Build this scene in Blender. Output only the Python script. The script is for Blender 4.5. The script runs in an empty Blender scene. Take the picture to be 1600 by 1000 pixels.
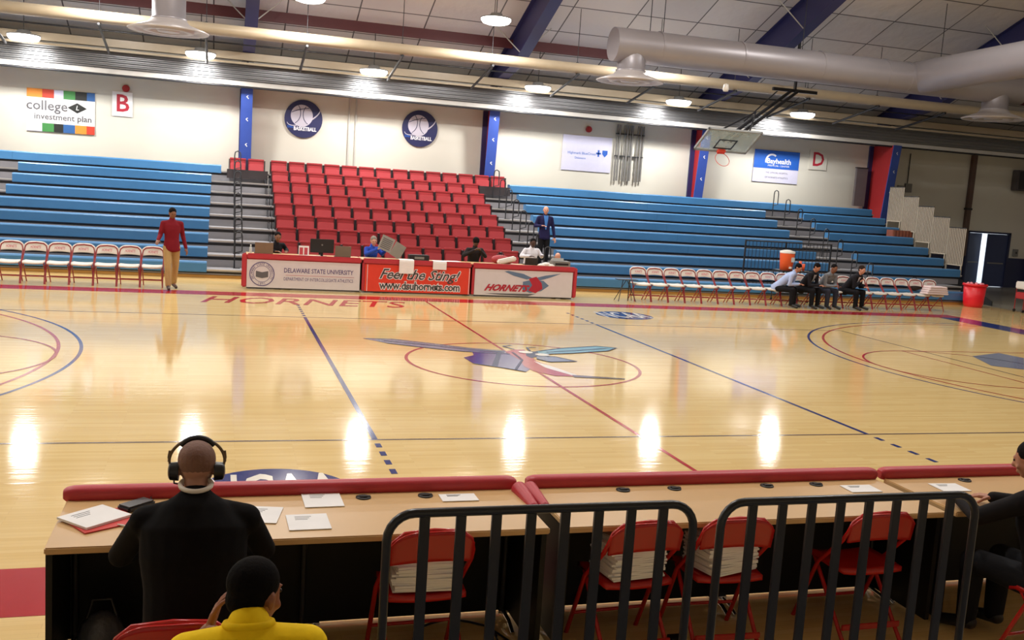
import bpy, bmesh, math, random
from mathutils import Vector, Matrix, Euler
random.seed(7)
PI = math.pi
SC = bpy.context.scene
COL = SC.collection

# ------------------------------------------------------------------ camera
cam = bpy.data.cameras.new('camera'); cam.sensor_width = 36; cam.lens = 1507.7 / 1600 * 36
cam.clip_start = .05; cam.clip_end = 200
co = bpy.data.objects.new('camera', cam); COL.objects.link(co)
rt = Vector((0.95651839, -0.28422875, 0.065472)); up = Vector((-0.02499177, 0.14377849, 0.98929427))
fw = Vector((0.29059934, 0.94791443, -0.13042339))
M = Matrix((rt, up, -fw)).transposed().to_4x4(); M.translation = Vector((-4.5774, -14.1943, 2.6264))
co.matrix_world = M
SC.camera = co

# ------------------------------------------------------------------ world, exposure
w = bpy.data.worlds.new('world'); SC.world = w; w.use_nodes = True
w.node_tree.nodes['Background'].inputs[0].default_value = (.9, .92, 1, 1)
w.node_tree.nodes['Background'].inputs[1].default_value = .35
SC.view_settings.view_transform = 'Standard'; SC.view_settings.look = 'None'
SC.view_settings.gamma = 1; SC.view_settings.use_curve_mapping = False
SC.view_settings.exposure = -0.86
LAMP_W = 430          # each high-bay lamp
LENS_E = 16

# ------------------------------------------------------------------ materials
def lin(c):
    return tuple(((v / 255) / 12.92 if v / 255 <= .04045 else ((v / 255 + .055) / 1.055) ** 2.4) for v in c)
MATS = {}
def mat(name, rgb, rough=.6, metal=0, var=.06, scale=6, bump=0, emit=0, spec=.5, trans=0, alpha=1, coat=0):
    if name in MATS: return MATS[name]
    m = bpy.data.materials.new(name); m.use_nodes = True; MATS[name] = m
    nt = m.node_tree; b = nt.nodes['Principled BSDF']; c = lin(rgb)
    b.inputs['Roughness'].default_value = rough; b.inputs['Metallic'].default_value = metal
    b.inputs['Specular IOR Level'].default_value = spec
    b.inputs['Coat Weight'].default_value = coat
    if emit:
        b.inputs['Emission Color'].default_value = (*c, 1); b.inputs['Emission Strength'].default_value = emit
    if trans: b.inputs['Transmission Weight'].default_value = trans
    if alpha < 1: b.inputs['Alpha'].default_value = alpha
    tc = nt.nodes.new('ShaderNodeTexCoord')
    nz = nt.nodes.new('ShaderNodeTexNoise'); nz.inputs['Scale'].default_value = scale; nz.inputs['Detail'].default_value = 4
    nt.links.new(tc.outputs['Object'], nz.inputs['Vector'])
    mx = nt.nodes.new('ShaderNodeMix'); mx.data_type = 'RGBA'
    mx.inputs[6].default_value = (*[v * (1 - var) for v in c], 1); mx.inputs[7].default_value = (*[min(1, v * (1 + var)) for v in c], 1)
    nt.links.new(nz.outputs['Fac'], mx.inputs[0]); nt.links.new(mx.outputs[2], b.inputs['Base Color'])
    if bump:
        bp = nt.nodes.new('ShaderNodeBump'); bp.inputs['Strength'].default_value = bump; bp.inputs['Distance'].default_value = .01
        nt.links.new(nz.outputs['Fac'], bp.inputs['Height']); nt.links.new(bp.outputs[0], b.inputs['Normal'])
    return m

def wood_floor_mat():
    m = bpy.data.materials.new('maple court'); m.use_nodes = True; nt = m.node_tree; b = nt.nodes['Principled BSDF']
    N = nt.nodes.new; L = nt.links.new
    tc = N('ShaderNodeTexCoord'); mp = N('ShaderNodeMapping'); L(tc.outputs['Object'], mp.inputs[0])
    br = N('ShaderNodeTexBrick'); L(mp.outputs[0], br.inputs['Vector'])
    br.inputs['Scale'].default_value = 1; br.inputs['Brick Width'].default_value = 1.1; br.inputs['Row Height'].default_value = .057
    br.inputs['Mortar Size'].default_value = .0012; br.inputs['Mortar Smooth'].default_value = 1
    br.inputs['Color1'].default_value = (*lin((234, 206, 146)), 1); br.inputs['Color2'].default_value = (*lin((226, 194, 132)), 1)
    br.inputs['Mortar'].default_value = (*lin((196, 162, 108)), 1)
    mp2 = N('ShaderNodeMapping'); mp2.inputs['Scale'].default_value = (1.5, 26, 1); L(tc.outputs['Object'], mp2.inputs[0])
    nz = N('ShaderNodeTexNoise'); nz.inputs['Scale'].default_value = 2; nz.inputs['Detail'].default_value = 5; L(mp2.outputs[0], nz.inputs[0])
    mx = N('ShaderNodeMix'); mx.data_type = 'RGBA'; mx.blend_type = 'MULTIPLY'; mx.inputs[0].default_value = .35
    rp = N('ShaderNodeValToRGB'); rp.color_ramp.elements[0].color = (.80, .76, .68, 1); rp.color_ramp.elements[1].color = (1, 1, 1, 1)
    L(nz.outputs['Fac'], rp.inputs[0]); L(br.outputs['Color'], mx.inputs[6]); L(rp.outputs[0], mx.inputs[7]); L(mx.outputs[2], b.inputs['Base Color'])
    b.inputs['Roughness'].default_value = .075; b.inputs['Specular IOR Level'].default_value = .65
    mp3 = N('ShaderNodeMapping'); mp3.inputs['Scale'].default_value = (.7, 9, 1); L(tc.outputs['Object'], mp3.inputs[0])
    nz2 = N('ShaderNodeTexNoise'); nz2.inputs['Scale'].default_value = 1.5; L(mp3.outputs[0], nz2.inputs[0])
    bp = N('ShaderNodeBump'); bp.inputs['Strength'].default_value = .05; bp.inputs['Distance'].default_value = .02
    L(nz2.outputs['Fac'], bp.inputs['Height']); L(bp.outputs[0], b.inputs['Normal'])
    return m
def roof_mat():
    m = bpy.data.materials.new('roof insulation facing'); m.use_nodes = True; nt = m.node_tree; b = nt.nodes['Principled BSDF']
    N = nt.nodes.new; L = nt.links.new
    tc = N('ShaderNodeTexCoord'); mp = N('ShaderNodeMapping'); L(tc.outputs['Object'], mp.inputs[0]); mp.inputs['Location'].default_value = (.75, .3, 0)
    br = N('ShaderNodeTexBrick'); L(mp.outputs[0], br.inputs['Vector']); br.offset = 0; br.inputs['Scale'].default_value = 1
    br.inputs['Brick Width'].default_value = 2.1; br.inputs['Row Height'].default_value = 1.35; br.inputs['Mortar Size'].default_value = .022
    br.inputs['Color1'].default_value = (*lin((212, 206, 204)), 1); br.inputs['Color2'].default_value = (*lin((200, 196, 196)), 1); br.inputs['Mortar'].default_value = (*lin((84, 78, 80)), 1)
    L(br.outputs['Color'], b.inputs['Base Color']); b.inputs['Roughness'].default_value = .33
    nz = N('ShaderNodeTexNoise'); nz.inputs['Scale'].default_value = 1.6; nz.inputs['Detail'].default_value = 3; L(tc.outputs['Object'], nz.inputs[0])
    bp = N('ShaderNodeBump'); bp.inputs['Strength'].default_value = .6; bp.inputs['Distance'].default_value = .08
    L(nz.outputs['Fac'], bp.inputs['Height']); L(bp.outputs[0], b.inputs['Normal'])
    return m
WOOD = wood_floor_mat(); ROOF = roof_mat()
TILE = mat('grey floor tile', (150, 144, 128), .2, scale=1)
WALLM = mat('cream wall', (214, 210, 198), .7, scale=.8, var=.04, bump=.1)
NAVY = mat('navy paint', (38, 44, 78), .5)
SILVER = mat('silver corrugated metal', (150, 150, 152), .3, metal=.85, scale=2)
PALE = mat('pale painted steel', (188, 184, 178), .5)
TAN = mat('tan purlin paint', (172, 156, 132), .34)
MAROON = mat('maroon primed steel', (92, 38, 44), .5)
BLUE = mat('blue painted steel', (52, 78, 160), .45)
NAVYST = mat('dark blue painted steel', (44, 44, 92), .45)
REDST = mat('red painted steel', (170, 40, 44), .5)
BLEACH = mat('blue bleacher plastic', (60, 114, 160), .42, scale=3, var=.1)
DECK = mat('grey bleacher deck', (134, 132, 136), .5)
NOSE = mat('aluminium nosing', (190, 188, 186), .3, metal=.6)
DARK = mat('black steel', (30, 30, 34), .45)
BLACK = mat('black laminate', (13, 12, 13), .5, spec=.3)
REDSEAT = mat('red seat plastic', (170, 54, 60), .48)
REDPAD = mat('red vinyl padding', (184, 52, 64), .42, bump=.1, scale=14)
CHWHITE = mat('white vinyl', (226, 220, 212), .4)
CHRED = mat('dark red tube', (140, 30, 34), .35)
CHREDN = mat('glossy red chair steel', (176, 28, 26), .22)
LAM = mat('oak laminate', (206, 168, 118), .35, scale=3, var=.08)
PAPER = mat('white paper', (238, 236, 236), .7)
DUCT = mat('galvanised duct', (156, 150, 154), .42, metal=.35, scale=1.5)
CHROME = mat('chrome', (220, 220, 224), .12, metal=1)
LINE_BLUE = mat('blue floor paint', (44, 58, 120), .1, spec=.6)
LINE_RED = mat('red floor paint', (172, 32, 44), .14, spec=.6)
LINE_GREY = mat('grey floor paint', (104, 88, 84), .14, spec=.6)
LINE_WHITE = mat('white floor paint', (232, 226, 216), .14, spec=.6)
LINE_PURPLE = mat('purple floor paint', (70, 56, 120), .14, spec=.6)
LINE_TEAL = mat('pale teal floor paint', (120, 166, 180), .14, spec=.6)
LINE_SLATE = mat('slate floor paint', (120, 128, 150), .14, spec=.6)
GLASS = mat('clear backboard glass', (205, 222, 222), .1, trans=.0, alpha=.35)
ORANGE = mat('orange plastic', (240, 96, 44), .4)
RIM = mat('orange rim paint', (230, 70, 40), .4)
KRAFT = mat('brown laptop lid', (128, 108, 90), .4)
GREYP = mat('grey plastic', (128, 126, 122), .5)

# ------------------------------------------------------------------ mesh builder
class MB:
    def __init__(s): s.v = []; s.f = []; s.mi = []; s.sm = []; s.m = 0
    def add(s, vs, fs, smooth=False):
        o = len(s.v); s.v += [tuple(p) for p in vs]
        for f in fs: s.f.append([i + o for i in f]); s.mi.append(s.m); s.sm.append(smooth)
        return s
    def box(s, x0, x1, y0, y1, z0, z1, mx=None, bev=0):
        if bev:
            bm = bmesh.new(); bmesh.ops.create_cube(bm, size=1)
            bmesh.ops.scale(bm, vec=(x1 - x0, y1 - y0, z1 - z0), verts=bm.verts)
            bmesh.ops.bevel(bm, geom=bm.edges[:], offset=bev, segments=2, affect='EDGES')
            bmesh.ops.translate(bm, vec=((x0 + x1) / 2, (y0 + y1) / 2, (z0 + z1) / 2), verts=bm.verts)
            bm.verts.index_update(); vs = [v.co.copy() for v in bm.verts]; fs = [[v.index for v in f.verts] for f in bm.faces]; bm.free()
        else:
            vs = [Vector((x, y, z)) for z in (z0, z1) for y in (y0, y1) for x in (x0, x1)]
            fs = [(0, 2, 3, 1), (4, 5, 7, 6), (0, 1, 5, 4), (2, 6, 7, 3), (0, 4, 6, 2), (1, 3, 7, 5)]
        if mx is not None: vs = [mx @ Vector(v) for v in vs]
        return s.add(vs, fs)
    def tube(s, p0, p1, r0, r1=None, seg=10, caps=True, smooth=True):
        p0 = Vector(p0); p1 = Vector(p1); r1 = r0 if r1 is None else r1
        d = (p1 - p0); 
        if d.length < 1e-6: return s
        d.normalize(); a = d.orthogonal().normalized(); b = d.cross(a)
        vs = []
        for p, r in ((p0, r0), (p1, r1)):
            for i in range(seg):
                t = 2 * PI * i / seg; vs.append(p + (a * math.cos(t) + b * math.sin(t)) * r)
        fs = [(i, (i + 1) % seg, seg + (i + 1) % seg, seg + i) for i in range(seg)]
        s.add(vs, fs, smooth)
        if caps: s.add(vs, [list(range(seg))[::-1], list(range(seg, 2 * seg))])
        return s
    def path(s, pts, r, seg=8, closed=False):
        pts = [Vector(p) for p in pts]; n = len(pts); vs = []; prev = None
        for i, p in enumerate(pts):
            q0 = pts[(i - 1) % n] if (i or closed) else p; q1 = pts[(i + 1) % n] if (i < n - 1 or closed) else p
            d = (q1 - q0).normalized()
            a = d.orthogonal().normalized() if prev is None else (prev - d * prev.dot(d)).normalized()
            prev = a; b = d.cross(a)
            for k in range(seg):
                t = 2 * PI * k / seg; vs.append(p + (a * math.cos(t) + b * math.sin(t)) * r)
        fs = []
        for i in range(n if closed else n - 1):
            j = (i + 1) % n
            for k in range(seg): fs.append((i * seg + k, i * seg + (k + 1) % seg, j * seg + (k + 1) % seg, j * seg + k))
        s.add(vs, fs, True)
        if not closed: s.add(vs, [list(range(seg))[::-1], list(range((n - 1) * seg, n * seg))])
        return s
    def ell(s, c, r, seg=14, rings=8, mx=None):
        r = (r, r, r) if not hasattr(r, '__len__') else r
        vs = [Vector((0, 0, 1))]; fs = []
        for i in range(1, rings):
            ph = PI * i / rings
            for k in range(seg): t = 2 * PI * k / seg; vs.append(Vector((math.sin(ph) * math.cos(t), math.sin(ph) * math.sin(t), math.cos(ph))))
        vs.append(Vector((0, 0, -1)))
        for k in range(seg): fs.append((0, 1 + k, 1 + (k + 1) % seg))
        for i in range(rings - 2):
            for k in range(seg): a = 1 + i * seg + k; b = 1 + i * seg + (k + 1) % seg; fs.append((a, a + seg, b + seg, b))
        L = len(vs) - 1
        for k in range(seg): fs.append((L, L - seg + (k + 1) % seg, L - seg + k))
        vs = [Vector((v.x * r[0], v.y * r[1], v.z * r[2])) for v in vs]
        if mx is not None: vs = [mx @ v for v in vs]
        return s.add([v + Vector(c) for v in vs], fs, True)
    def lathe(s, prof, c=(0, 0, 0), seg=20, smooth=True):
        vs = []; n = len(prof)
        for (r, z) in prof:
            for k in range(seg): t = 2 * PI * k / seg; vs.append((c[0] + r * math.cos(t), c[1] + r * math.sin(t), c[2] + z))
        fs = [(i * seg + k, i * seg + (k + 1) % seg, (i + 1) * seg + (k + 1) % seg, (i + 1) * seg + k) for i in range(n - 1) for k in range(seg)]
        return s.add(vs, fs, smooth)
    def prism(s, poly, d, plane='xy', at=0):
        """poly of 2D points extruded by d; plane xy (z=at..at+d), xz (y=at..), yz (x=at..)"""
        def P(a, b, c): return {'xy': (a, b, c), 'xz': (a, c, b), 'yz': (c, a, b)}[plane]
        n = len(poly); vs = [P(a, b, at) for a, b in poly] + [P(a, b, at + d) for a, b in poly]
        fs = [list(range(n))[::-1], list(range(n, 2 * n))] + [(i, (i + 1) % n, n + (i + 1) % n, n + i) for i in range(n)]
        return s.add(vs, fs)
    def ring(s, c, r0, r1, a0=0, a1=2 * PI, seg=64, z=0, plane='xy'):
        vs = []
        for i in range(seg + 1):
            t = a0 + (a1 - a0) * i / seg
            for r in (r0, r1):
                x, y = c[0] + r * math.cos(t), c[1] + r * math.sin(t)
                vs.append((x, y, z) if plane == 'xy' else (x, z, y))
        return s.add(vs, [(2 * i, 2 * i + 1, 2 * i + 3, 2 * i + 2) for i in range(seg)])
    def build(s, name, m, parent=None, loc=None):
        me = bpy.data.meshes.new(name); me.from_pydata(s.v, [], s.f)
        ms = m if isinstance(m, (list, tuple)) else [m]
        for q in ms: me.materials.append(q)
        me.polygons.foreach_set('material_index', s.mi); me.polygons.foreach_set('use_smooth', s.sm)
        me.update()
        bm = bmesh.new(); bm.from_mesh(me); bmesh.ops.recalc_face_normals(bm, faces=bm.faces); bm.to_mesh(me); bm.free()
        o = bpy.data.objects.new(name, me); COL.objects.link(o)
        if parent: o.parent = parent
        if loc: o.location = loc
        return o
def tag(o, label=None, cat=None, group=None, kind=None):
    if label: o['label'] = label
    if cat: o['category'] = cat
    if group: o['group'] = group
    if kind: o['kind'] = kind
    return o
def thing(name, label, cat, loc=(0, 0, 0), rz=0, group=None, kind=None):
    o = bpy.data.objects.new(name, None); COL.objects.link(o); o.location = loc; o.rotation_euler = (0, 0, rz)
    o.empty_display_size = .1
    return tag(o, label, cat, group, kind)
KIDS = {}
def kids(o):
    return [c for c in bpy.data.objects if c.parent == o]
def proto_tree(o): return (o, [proto_tree(c) for c in kids(o)])
def dup(tree, parent=None):
    o, ch = tree; c = o.copy(); COL.objects.link(c); c.parent = parent
    for t in ch: dup(t, c)
    return c
def place(tree, used, loc, rz, label, group, scale=None):
    o = tree[0] if not used[0] else dup(tree)
    used[0] = True; o.location = loc; o.rotation_euler = (0, 0, rz); o['label'] = label; o['group'] = group
    if scale: o.scale = scale
    return o
def struct(o): o['kind'] = 'structure'; return o
def ordn(n): return ['first', 'second', 'third', 'fourth', 'fifth', 'sixth', 'seventh', 'eighth', 'ninth', 'tenth', 'eleventh', 'twelfth', 'thirteenth', 'fourteenth', 'fifteenth', 'sixteenth', 'seventeenth', 'eighteenth', 'nineteenth', 'twentieth'][n]

def text_mb(txt, size, mx, mb=None, shear=0, bold=0, align='CENTER', width=None, extr=.0):
    """lettering as flat mesh; mx maps local (x, y, 0) to the world"""
    mb = mb or MB()
    c = bpy.data.curves.new('t', 'FONT'); c.body = txt; c.size = size; c.shear = shear; c.offset = bold; c.align_x = align; c.align_y = 'CENTER'; c.extrude = extr
    c.resolution_u = 2
    o = bpy.data.objects.new('t', c); COL.objects.link(o)
    dg = bpy.context.evaluated_depsgraph_get(); dg.update()
    me = bpy.data.meshes.new_from_object(o.evaluated_get(dg))
    vs = [v.co.copy() for v in me.vertices]
    if width and vs:
        x0 = min(v.x for v in vs); x1 = max(v.x for v in vs); k = width / (x1 - x0)
        for v in vs: v.x = (v.x - (x0 + x1) / 2) * k
    mb.add([mx @ v for v in vs], [list(p.vertices) for p in me.polygons])
    bpy.data.objects.remove(o); bpy.data.curves.remove(c); bpy.data.meshes.remove(me)
    return mb
def wallmx(x, y, z, rot=0):   # text upright on a plane facing -y
    return Matrix.Translation((x, y, z)) @ Matrix.Rotation(PI / 2, 4, 'X') @ Matrix.Rotation(rot, 4, 'Z')
def floormx(x, y, z, rot=0): return Matrix.Translation((x, y, z)) @ Matrix.Rotation(rot, 4, 'Z')

# ================================================================== SETTING
XL, XR, YF, YN = -25.0, 33.0, 19.2, -19.2
EAVE, SL = 6.5, .4
def roofz(y): return EAVE + SL * (19.2 - abs(y))
floor = struct(MB().box(XL, XR, YN, YF + .3, -.2, 0).build('floor', TILE))
court = struct(MB().box(XL, 19.2, YN, 19.0, -.05, .004).build('court_floor', WOOD, floor))
Z = .0055
def mark(name, mb, m): return mb.build(name, m, floor)
def rect(mb, x0, x1, y0, y1, z=Z): return mb.add([(x0, y0, z), (x1, y0, z), (x1, y1, z), (x0, y1, z)], [(0, 1, 2, 3)])
LW = .05
mb = MB(); rect(mb, -14.33, 15.2, 7.62, 8.28); rect(mb, -14.33, 15.2, -8.32, -7.58); mark('sideline_band', mb, LINE_RED)
mb = MB(); rect(mb, 14.33, 15.2, -7.58, 7.62, Z + .001); rect(mb, -15.2, -14.33, -8.32, 8.28, Z + .001); mark('baseline_band', mb, LINE_BLUE)
mb = MB(); rect(mb, -LW / 2, LW / 2, -7.6, 7.62, Z + .0015)
mark('division_line', mb, LINE_RED)
mark('center_circle', MB().ring((0, 0), 1.80, 1.85, z=Z + .001, seg=96), LINE_RED)
for s in (-1, 1):
    mb = MB(); a = PI if s > 0 else 0
    hw = math.acos(0) * .98
    mb.ring((s * 12.75, 0), 6.30, 6.35, a - PI / 2, a + PI / 2, z=Z, seg=96); rect(mb, min(s * 12.75, s * 14.33), max(s * 12.75, s * 14.33), 6.30, 6.35); rect(mb, min(s * 12.75, s * 14.33), max(s * 12.75, s * 14.33), -6.35, -6.30)
    mark('outer_arc', mb, LINE_BLUE)
    mb = MB().ring((s * 12.75, 0), 6.0, 6.05, a - PI / 2, a + PI / 2, z=Z, seg=96); rect(mb, min(s * 12.75, s * 14.33), max(s * 12.75, s * 14.33), 6.0, 6.05); rect(mb, min(s * 12.75, s * 14.33), max(s * 12.75, s * 14.33), -6.05, -6.0)
    mark('inner_arc', mb, LINE_RED)
    mb = MB().ring((s * 8.53, 0), 1.80, 1.84, z=Z + .002, seg=64)
    for y in (-1.83, 1.83): rect(mb, min(s * 8.53, s * 14.33), max(s * 8.53, s * 14.33), y - .02, y + .02)
    rect(mb, s * 8.53 - .02, s * 8.53 + .02, -1.83, 1.83); mark('free_throw_lane', mb, LINE_RED)
mb = MB()
for y in (-4.5, 4.5): rect(mb, -9, 9, y - .02, y + .02, Z + .0005)
for x in (-9, 9): rect(mb, x - .02, x + .02, -4.5, 4.5, Z + .0005)
mark('volleyball_boundary', mb, LINE_GREY)
for x in (-3, 3):
    mb = MB(); rect(mb, x - .03, x + .03, -4.5, 4.5, Z + .001)
    for s in (-1, 1):
        for k in range(6): y = s * (4.65 + .3 * k); rect(mb, x - .03, x + .03, min(y, y + s * .15), max(y, y + s * .15), Z + .001)
    mark('attack_line', mb, LINE_BLUE)
def disc(mb, cx, cy, r, z, n=48): return mb.add([(cx + r * math.cos(2 * PI * i / n), cy + r * math.sin(2 * PI * i / n), z) for i in range(n)], [list(range(n))])
for sx, (cx, cy) in ((1, (4.34, 6.12)), (-1, (-4.09, -6.13))):
    d = mark('floor_logo_disc', disc(MB(), cx, cy, .66, Z + .001), LINE_BLUE)
    r = 0
    mark('floor_logo_letters', text_mb('NCAA', 1.25, floormx(cx, cy, Z + .002, r), bold=.02, width=1.16), LINE_WHITE)
mark('sideline_lettering', text_mb('HORNETS', 1.5, floormx(-2.75, 6.8, Z + .001), shear=.35, bold=.01, width=4.4), LINE_RED)
hornet = dict(
    wing_left=([(-2.22, 2.06), (-1.73, 2.04), (-1.17, 1.68), (-0.57, 1.24), (0, 1.02), (0, 0.75), (-0.73, 0.91), (-1.38, 1.26), (-1.88, 1.61)], LINE_SLATE),
    body=([(-0.87, 0.36), (-0.65, 0.58), (-0.59, 0.92), (-0.3, 0.99), (0.03, 0.86), (0.21, 0.5), (-0.02, -0.49), (-0.19, -0.77), (-0.47, -0.47), (-0.84, -0.15)], LINE_PURPLE),
    stripe=([(-0.6, -0.33), (-0.15, 0.96), (-0.07, 0.97), (-0.53, -0.42)], NAVY),
    thorax=([(-0.02, 0.97), (0.21, 1.18), (0.39, 1.19), (0.26, 0.12), (0.36, -0.27), (0.51, -1.1), (0.17, -1.06), (-0.05, -0.71), (-0.08, -0.3), (0.02, 0.21)], LINE_RED),
    streak=([(0.21, 0.12), (0.36, -0.27), (0.54, -0.98), (0.45, -1.02), (0.23, -0.43)], LINE_WHITE),
    head=([(0.35, 1.0), (0.57, 1.02), (0.47, 0.61), (0.26, 0.38), (0.24, 0.59)], NAVY),
    wing_right=([(0.55, 1.02), (1.1, 1.38), (1.89, 1.68), (2.22, 1.53), (1.92, 1.19), (1.14, 0.89), (0.54, 0.75)], LINE_TEAL),
    wing_lower=([(0.41, 0.6), (0.72, 0.54), (0.95, 0.13), (0.47, 0.06), (0.33, 0.3)], LINE_SLATE),
    stinger=([(0.46, -0.98), (1.21, -1.22), (1.18, -1.29), (0.43, -1.16)], LINE_GREY))
for i, (k, (poly, m)) in enumerate(hornet.items()):
    mark('hornet_' + k, MB().add([(x, y, Z + .002 + i * .0004) for x, y in poly], [list(range(len(poly)))]), m)
dt = MB()
for pts in ([(-2.22, 2.06), (-1.73, 2.05), (-1.17, 1.70), (-.57, 1.26), (0, 1.04)], [(-1.9, 1.86), (-1.2, 1.5), (-.6, 1.12), (-.05, .9)], [(-1.88, 1.61), (-1.38, 1.26), (-.73, .91), (0, .75)], [(.55, 1.02), (1.1, 1.38), (1.89, 1.68), (2.22, 1.53), (1.92, 1.19), (1.14, .89), (.54, .75)],
            [(.7, .95), (1.3, 1.16), (2.0, 1.45)], [(.41, .6), (.72, .54), (.95, .13), (.47, .06), (.33, .3)], [(-.84, -.15), (-.47, -.47), (-.19, -.77)], [(-.3, -.6), (.05, .2), (.1, .9)], [(.21, 1.18), (.1, 1.5), (.3, 1.62)], [(.45, 1.05), (.5, 1.4), (.68, 1.45)]):
    for a_, b_ in zip(pts, pts[1:]):
        d_ = Vector((b_[0] - a_[0], b_[1] - a_[1])).normalized() * .018; n_ = (-d_.y, d_.x)
        dt.add([(a_[0] + n_[0], a_[1] + n_[1], Z + .007), (b_[0] + n_[0], b_[1] + n_[1], Z + .007), (b_[0] - n_[0], b_[1] - n_[1], Z + .007), (a_[0] - n_[0], a_[1] - n_[1], Z + .007)], [(0, 1, 2, 3)])
mark('hornet_outline', dt, NAVY)
mark('hornet_eye', disc(disc(MB(), .33, .92, .12, Z + .0075), .55, .7, .12, Z + .0075), LINE_WHITE)
lane = MB()
lane.add([(9.3, .28, Z + .002), (9.72, -.07, Z + .002), (10.96, 1.2, Z + .002), (10.87, 1.77, Z + .002), (9.8, 1.32, Z + .002)], [(0, 1, 2, 3, 4)])
lane.add([(-10.9, -.6, Z + .002), (-9.5, -.6, Z + .002), (-9.6, .7, Z + .002), (-10.6, .9, Z + .002)], [(0, 1, 2, 3)])
mark('lane_emblem', lane, LINE_SLATE)

# walls
D0, D1, DH = 25.3, 27.55, 2.32
mb = MB(); mb.m = 0
mb.box(XL, D0, YF, YF + .2, 1.26, EAVE + .1); mb.box(D1, XR, YF, YF + .2, 1.26, EAVE + .1); mb.box(D0, D1, YF, YF + .2, DH, EAVE + .1)
mb.m = 1; mb.box(XL, D0, YF, YF + .2, 0, 1.26); mb.box(D1, XR, YF, YF + .2, 0, 1.26)
struct(mb.build('wall_far', [WALLM, NAVY]))
gable = [(YN, 0), (YF + .2, 0), (YF + .2, roofz(YF)), (0, roofz(0)), (YN, roofz(YN))]
struct(MB().prism(gable, -.2, 'yz', XL).build('wall_left', WALLM))
struct(MB().prism(gable, .2, 'yz', XR).build('wall_right', WALLM))
struct(MB().box(XL, XR, YN - .2, YN, 0, EAVE + .1).build('wall_near', WALLM))
mb = MB()
for s in (-1, 1):
    ye = 19.4 * s
    a = [(XL, ye, roofz(ye)), (XR, ye, roofz(ye)), (XR, 0, roofz(0)), (XL, 0, roofz(0))]
    mb.add(a + [(x, y, z + .15) for x, y, z in a], [(0, 1, 2, 3), (4, 7, 6, 5), (0, 4, 5, 1), (2, 6, 7, 3), (0, 3, 7, 4), (1, 5, 6, 2)])
struct(mb.build('ceiling', ROOF))
# silver corrugated band at the top of the far wall
prof = []; z = 5.55
while z < 6.02: prof += [(18.06, z), (18.11, z + .03), (18.11, z + .06), (18.06, z + .09)]; z += .115
prof += [(18.06, 6.12), (18.14, 6.12), (18.14, 5.5)]
struct(MB().prism([(y, zz) for y, zz in prof], XR - XL, 'yz', XL).build('trim_1', SILVER))
struct(MB().box(XL, XR, 18.04, 18.14, 5.40, 5.54).box(XL, XR, 18.14, 19.2, 5.44, 5.48).build('trim_2', PALE))
struct(MB().box(XL, XR, 16.97, 17.03, 5.95, 6.01).build('trim_3', TAN))

def steel(name, label, mb, m, group, cat='beam'): return tag(mb.build(name, m), label, cat, group, 'structure')
BAYS = (-20.3, -12.1, -3.9, 4.3, 12.4, 20.25, 28.8)
def cz(x0, x1, y, h, lip=.08):
    mb = MB(); zt = roofz(y); mb.box(x0, x1, y - .01, y + .01, zt - h, zt + .02); mb.box(x0, x1, y, y + lip, zt - h, zt - h + .012)
    return mb
steel('eave_purlin', 'narrow tan beam below the tan pipe', MB().box(XL, XR, 17.55, 17.58, 6.12, 6.38).box(XL, XR, 17.55, 17.65, 6.12, 6.135).box(XL, XR, 17.55, 17.65, 6.365, 6.38), TAN, 'roof beams')
steel('large_pipe', 'thick tan pipe running the length of the hall under the roof', MB().tube((XL, 14.6, 6.56), (XR, 14.6, 6.56), .165, seg=24), TAN, 'hall pipes', 'pipe')
for k in range(13):
    x = -13.3 + 2.73 * k
    steel('cross_brace', 'thin dark sloping brace tying the tan pipe to the tan trim', MB().tube((x, 14.6, 6.74), (x, 14.6, 6.38), .045, seg=6).tube((x, 14.42, 6.36), (x, 16.98, 5.9), .04, seg=6).tube((x, 14.6, 6.7), (x, 14.6, roofz(14.6)), .01, seg=6), DARK, 'dark sloping braces', 'brace')
steel('roof_strut', 'maroon primed strut running across the blue rafters', cz(XL, XR, 16.6, .3, .12), MAROON, 'roof struts')
for y in (8.0, 3.0, -4, -10): steel('roof_strut', 'maroon primed strut running across the blue rafters', cz(XL, XR, y, .3, .12), MAROON, 'roof struts')
steel('sprinkler_pipe', 'thin dark pipe along the top of the far wall', MB().tube((XL, 18.05, 5.36), (XR, 18.05, 5.36), .03), DARK, 'wall pipes', 'pipe')
steel('sprinkler_pipe', 'thin dark pipe slung below the tan purlins', MB().tube((XL, 15.4, 6.32), (XR, 15.4, 6.32), .02), DARK, 'wall pipes', 'pipe')
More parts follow.
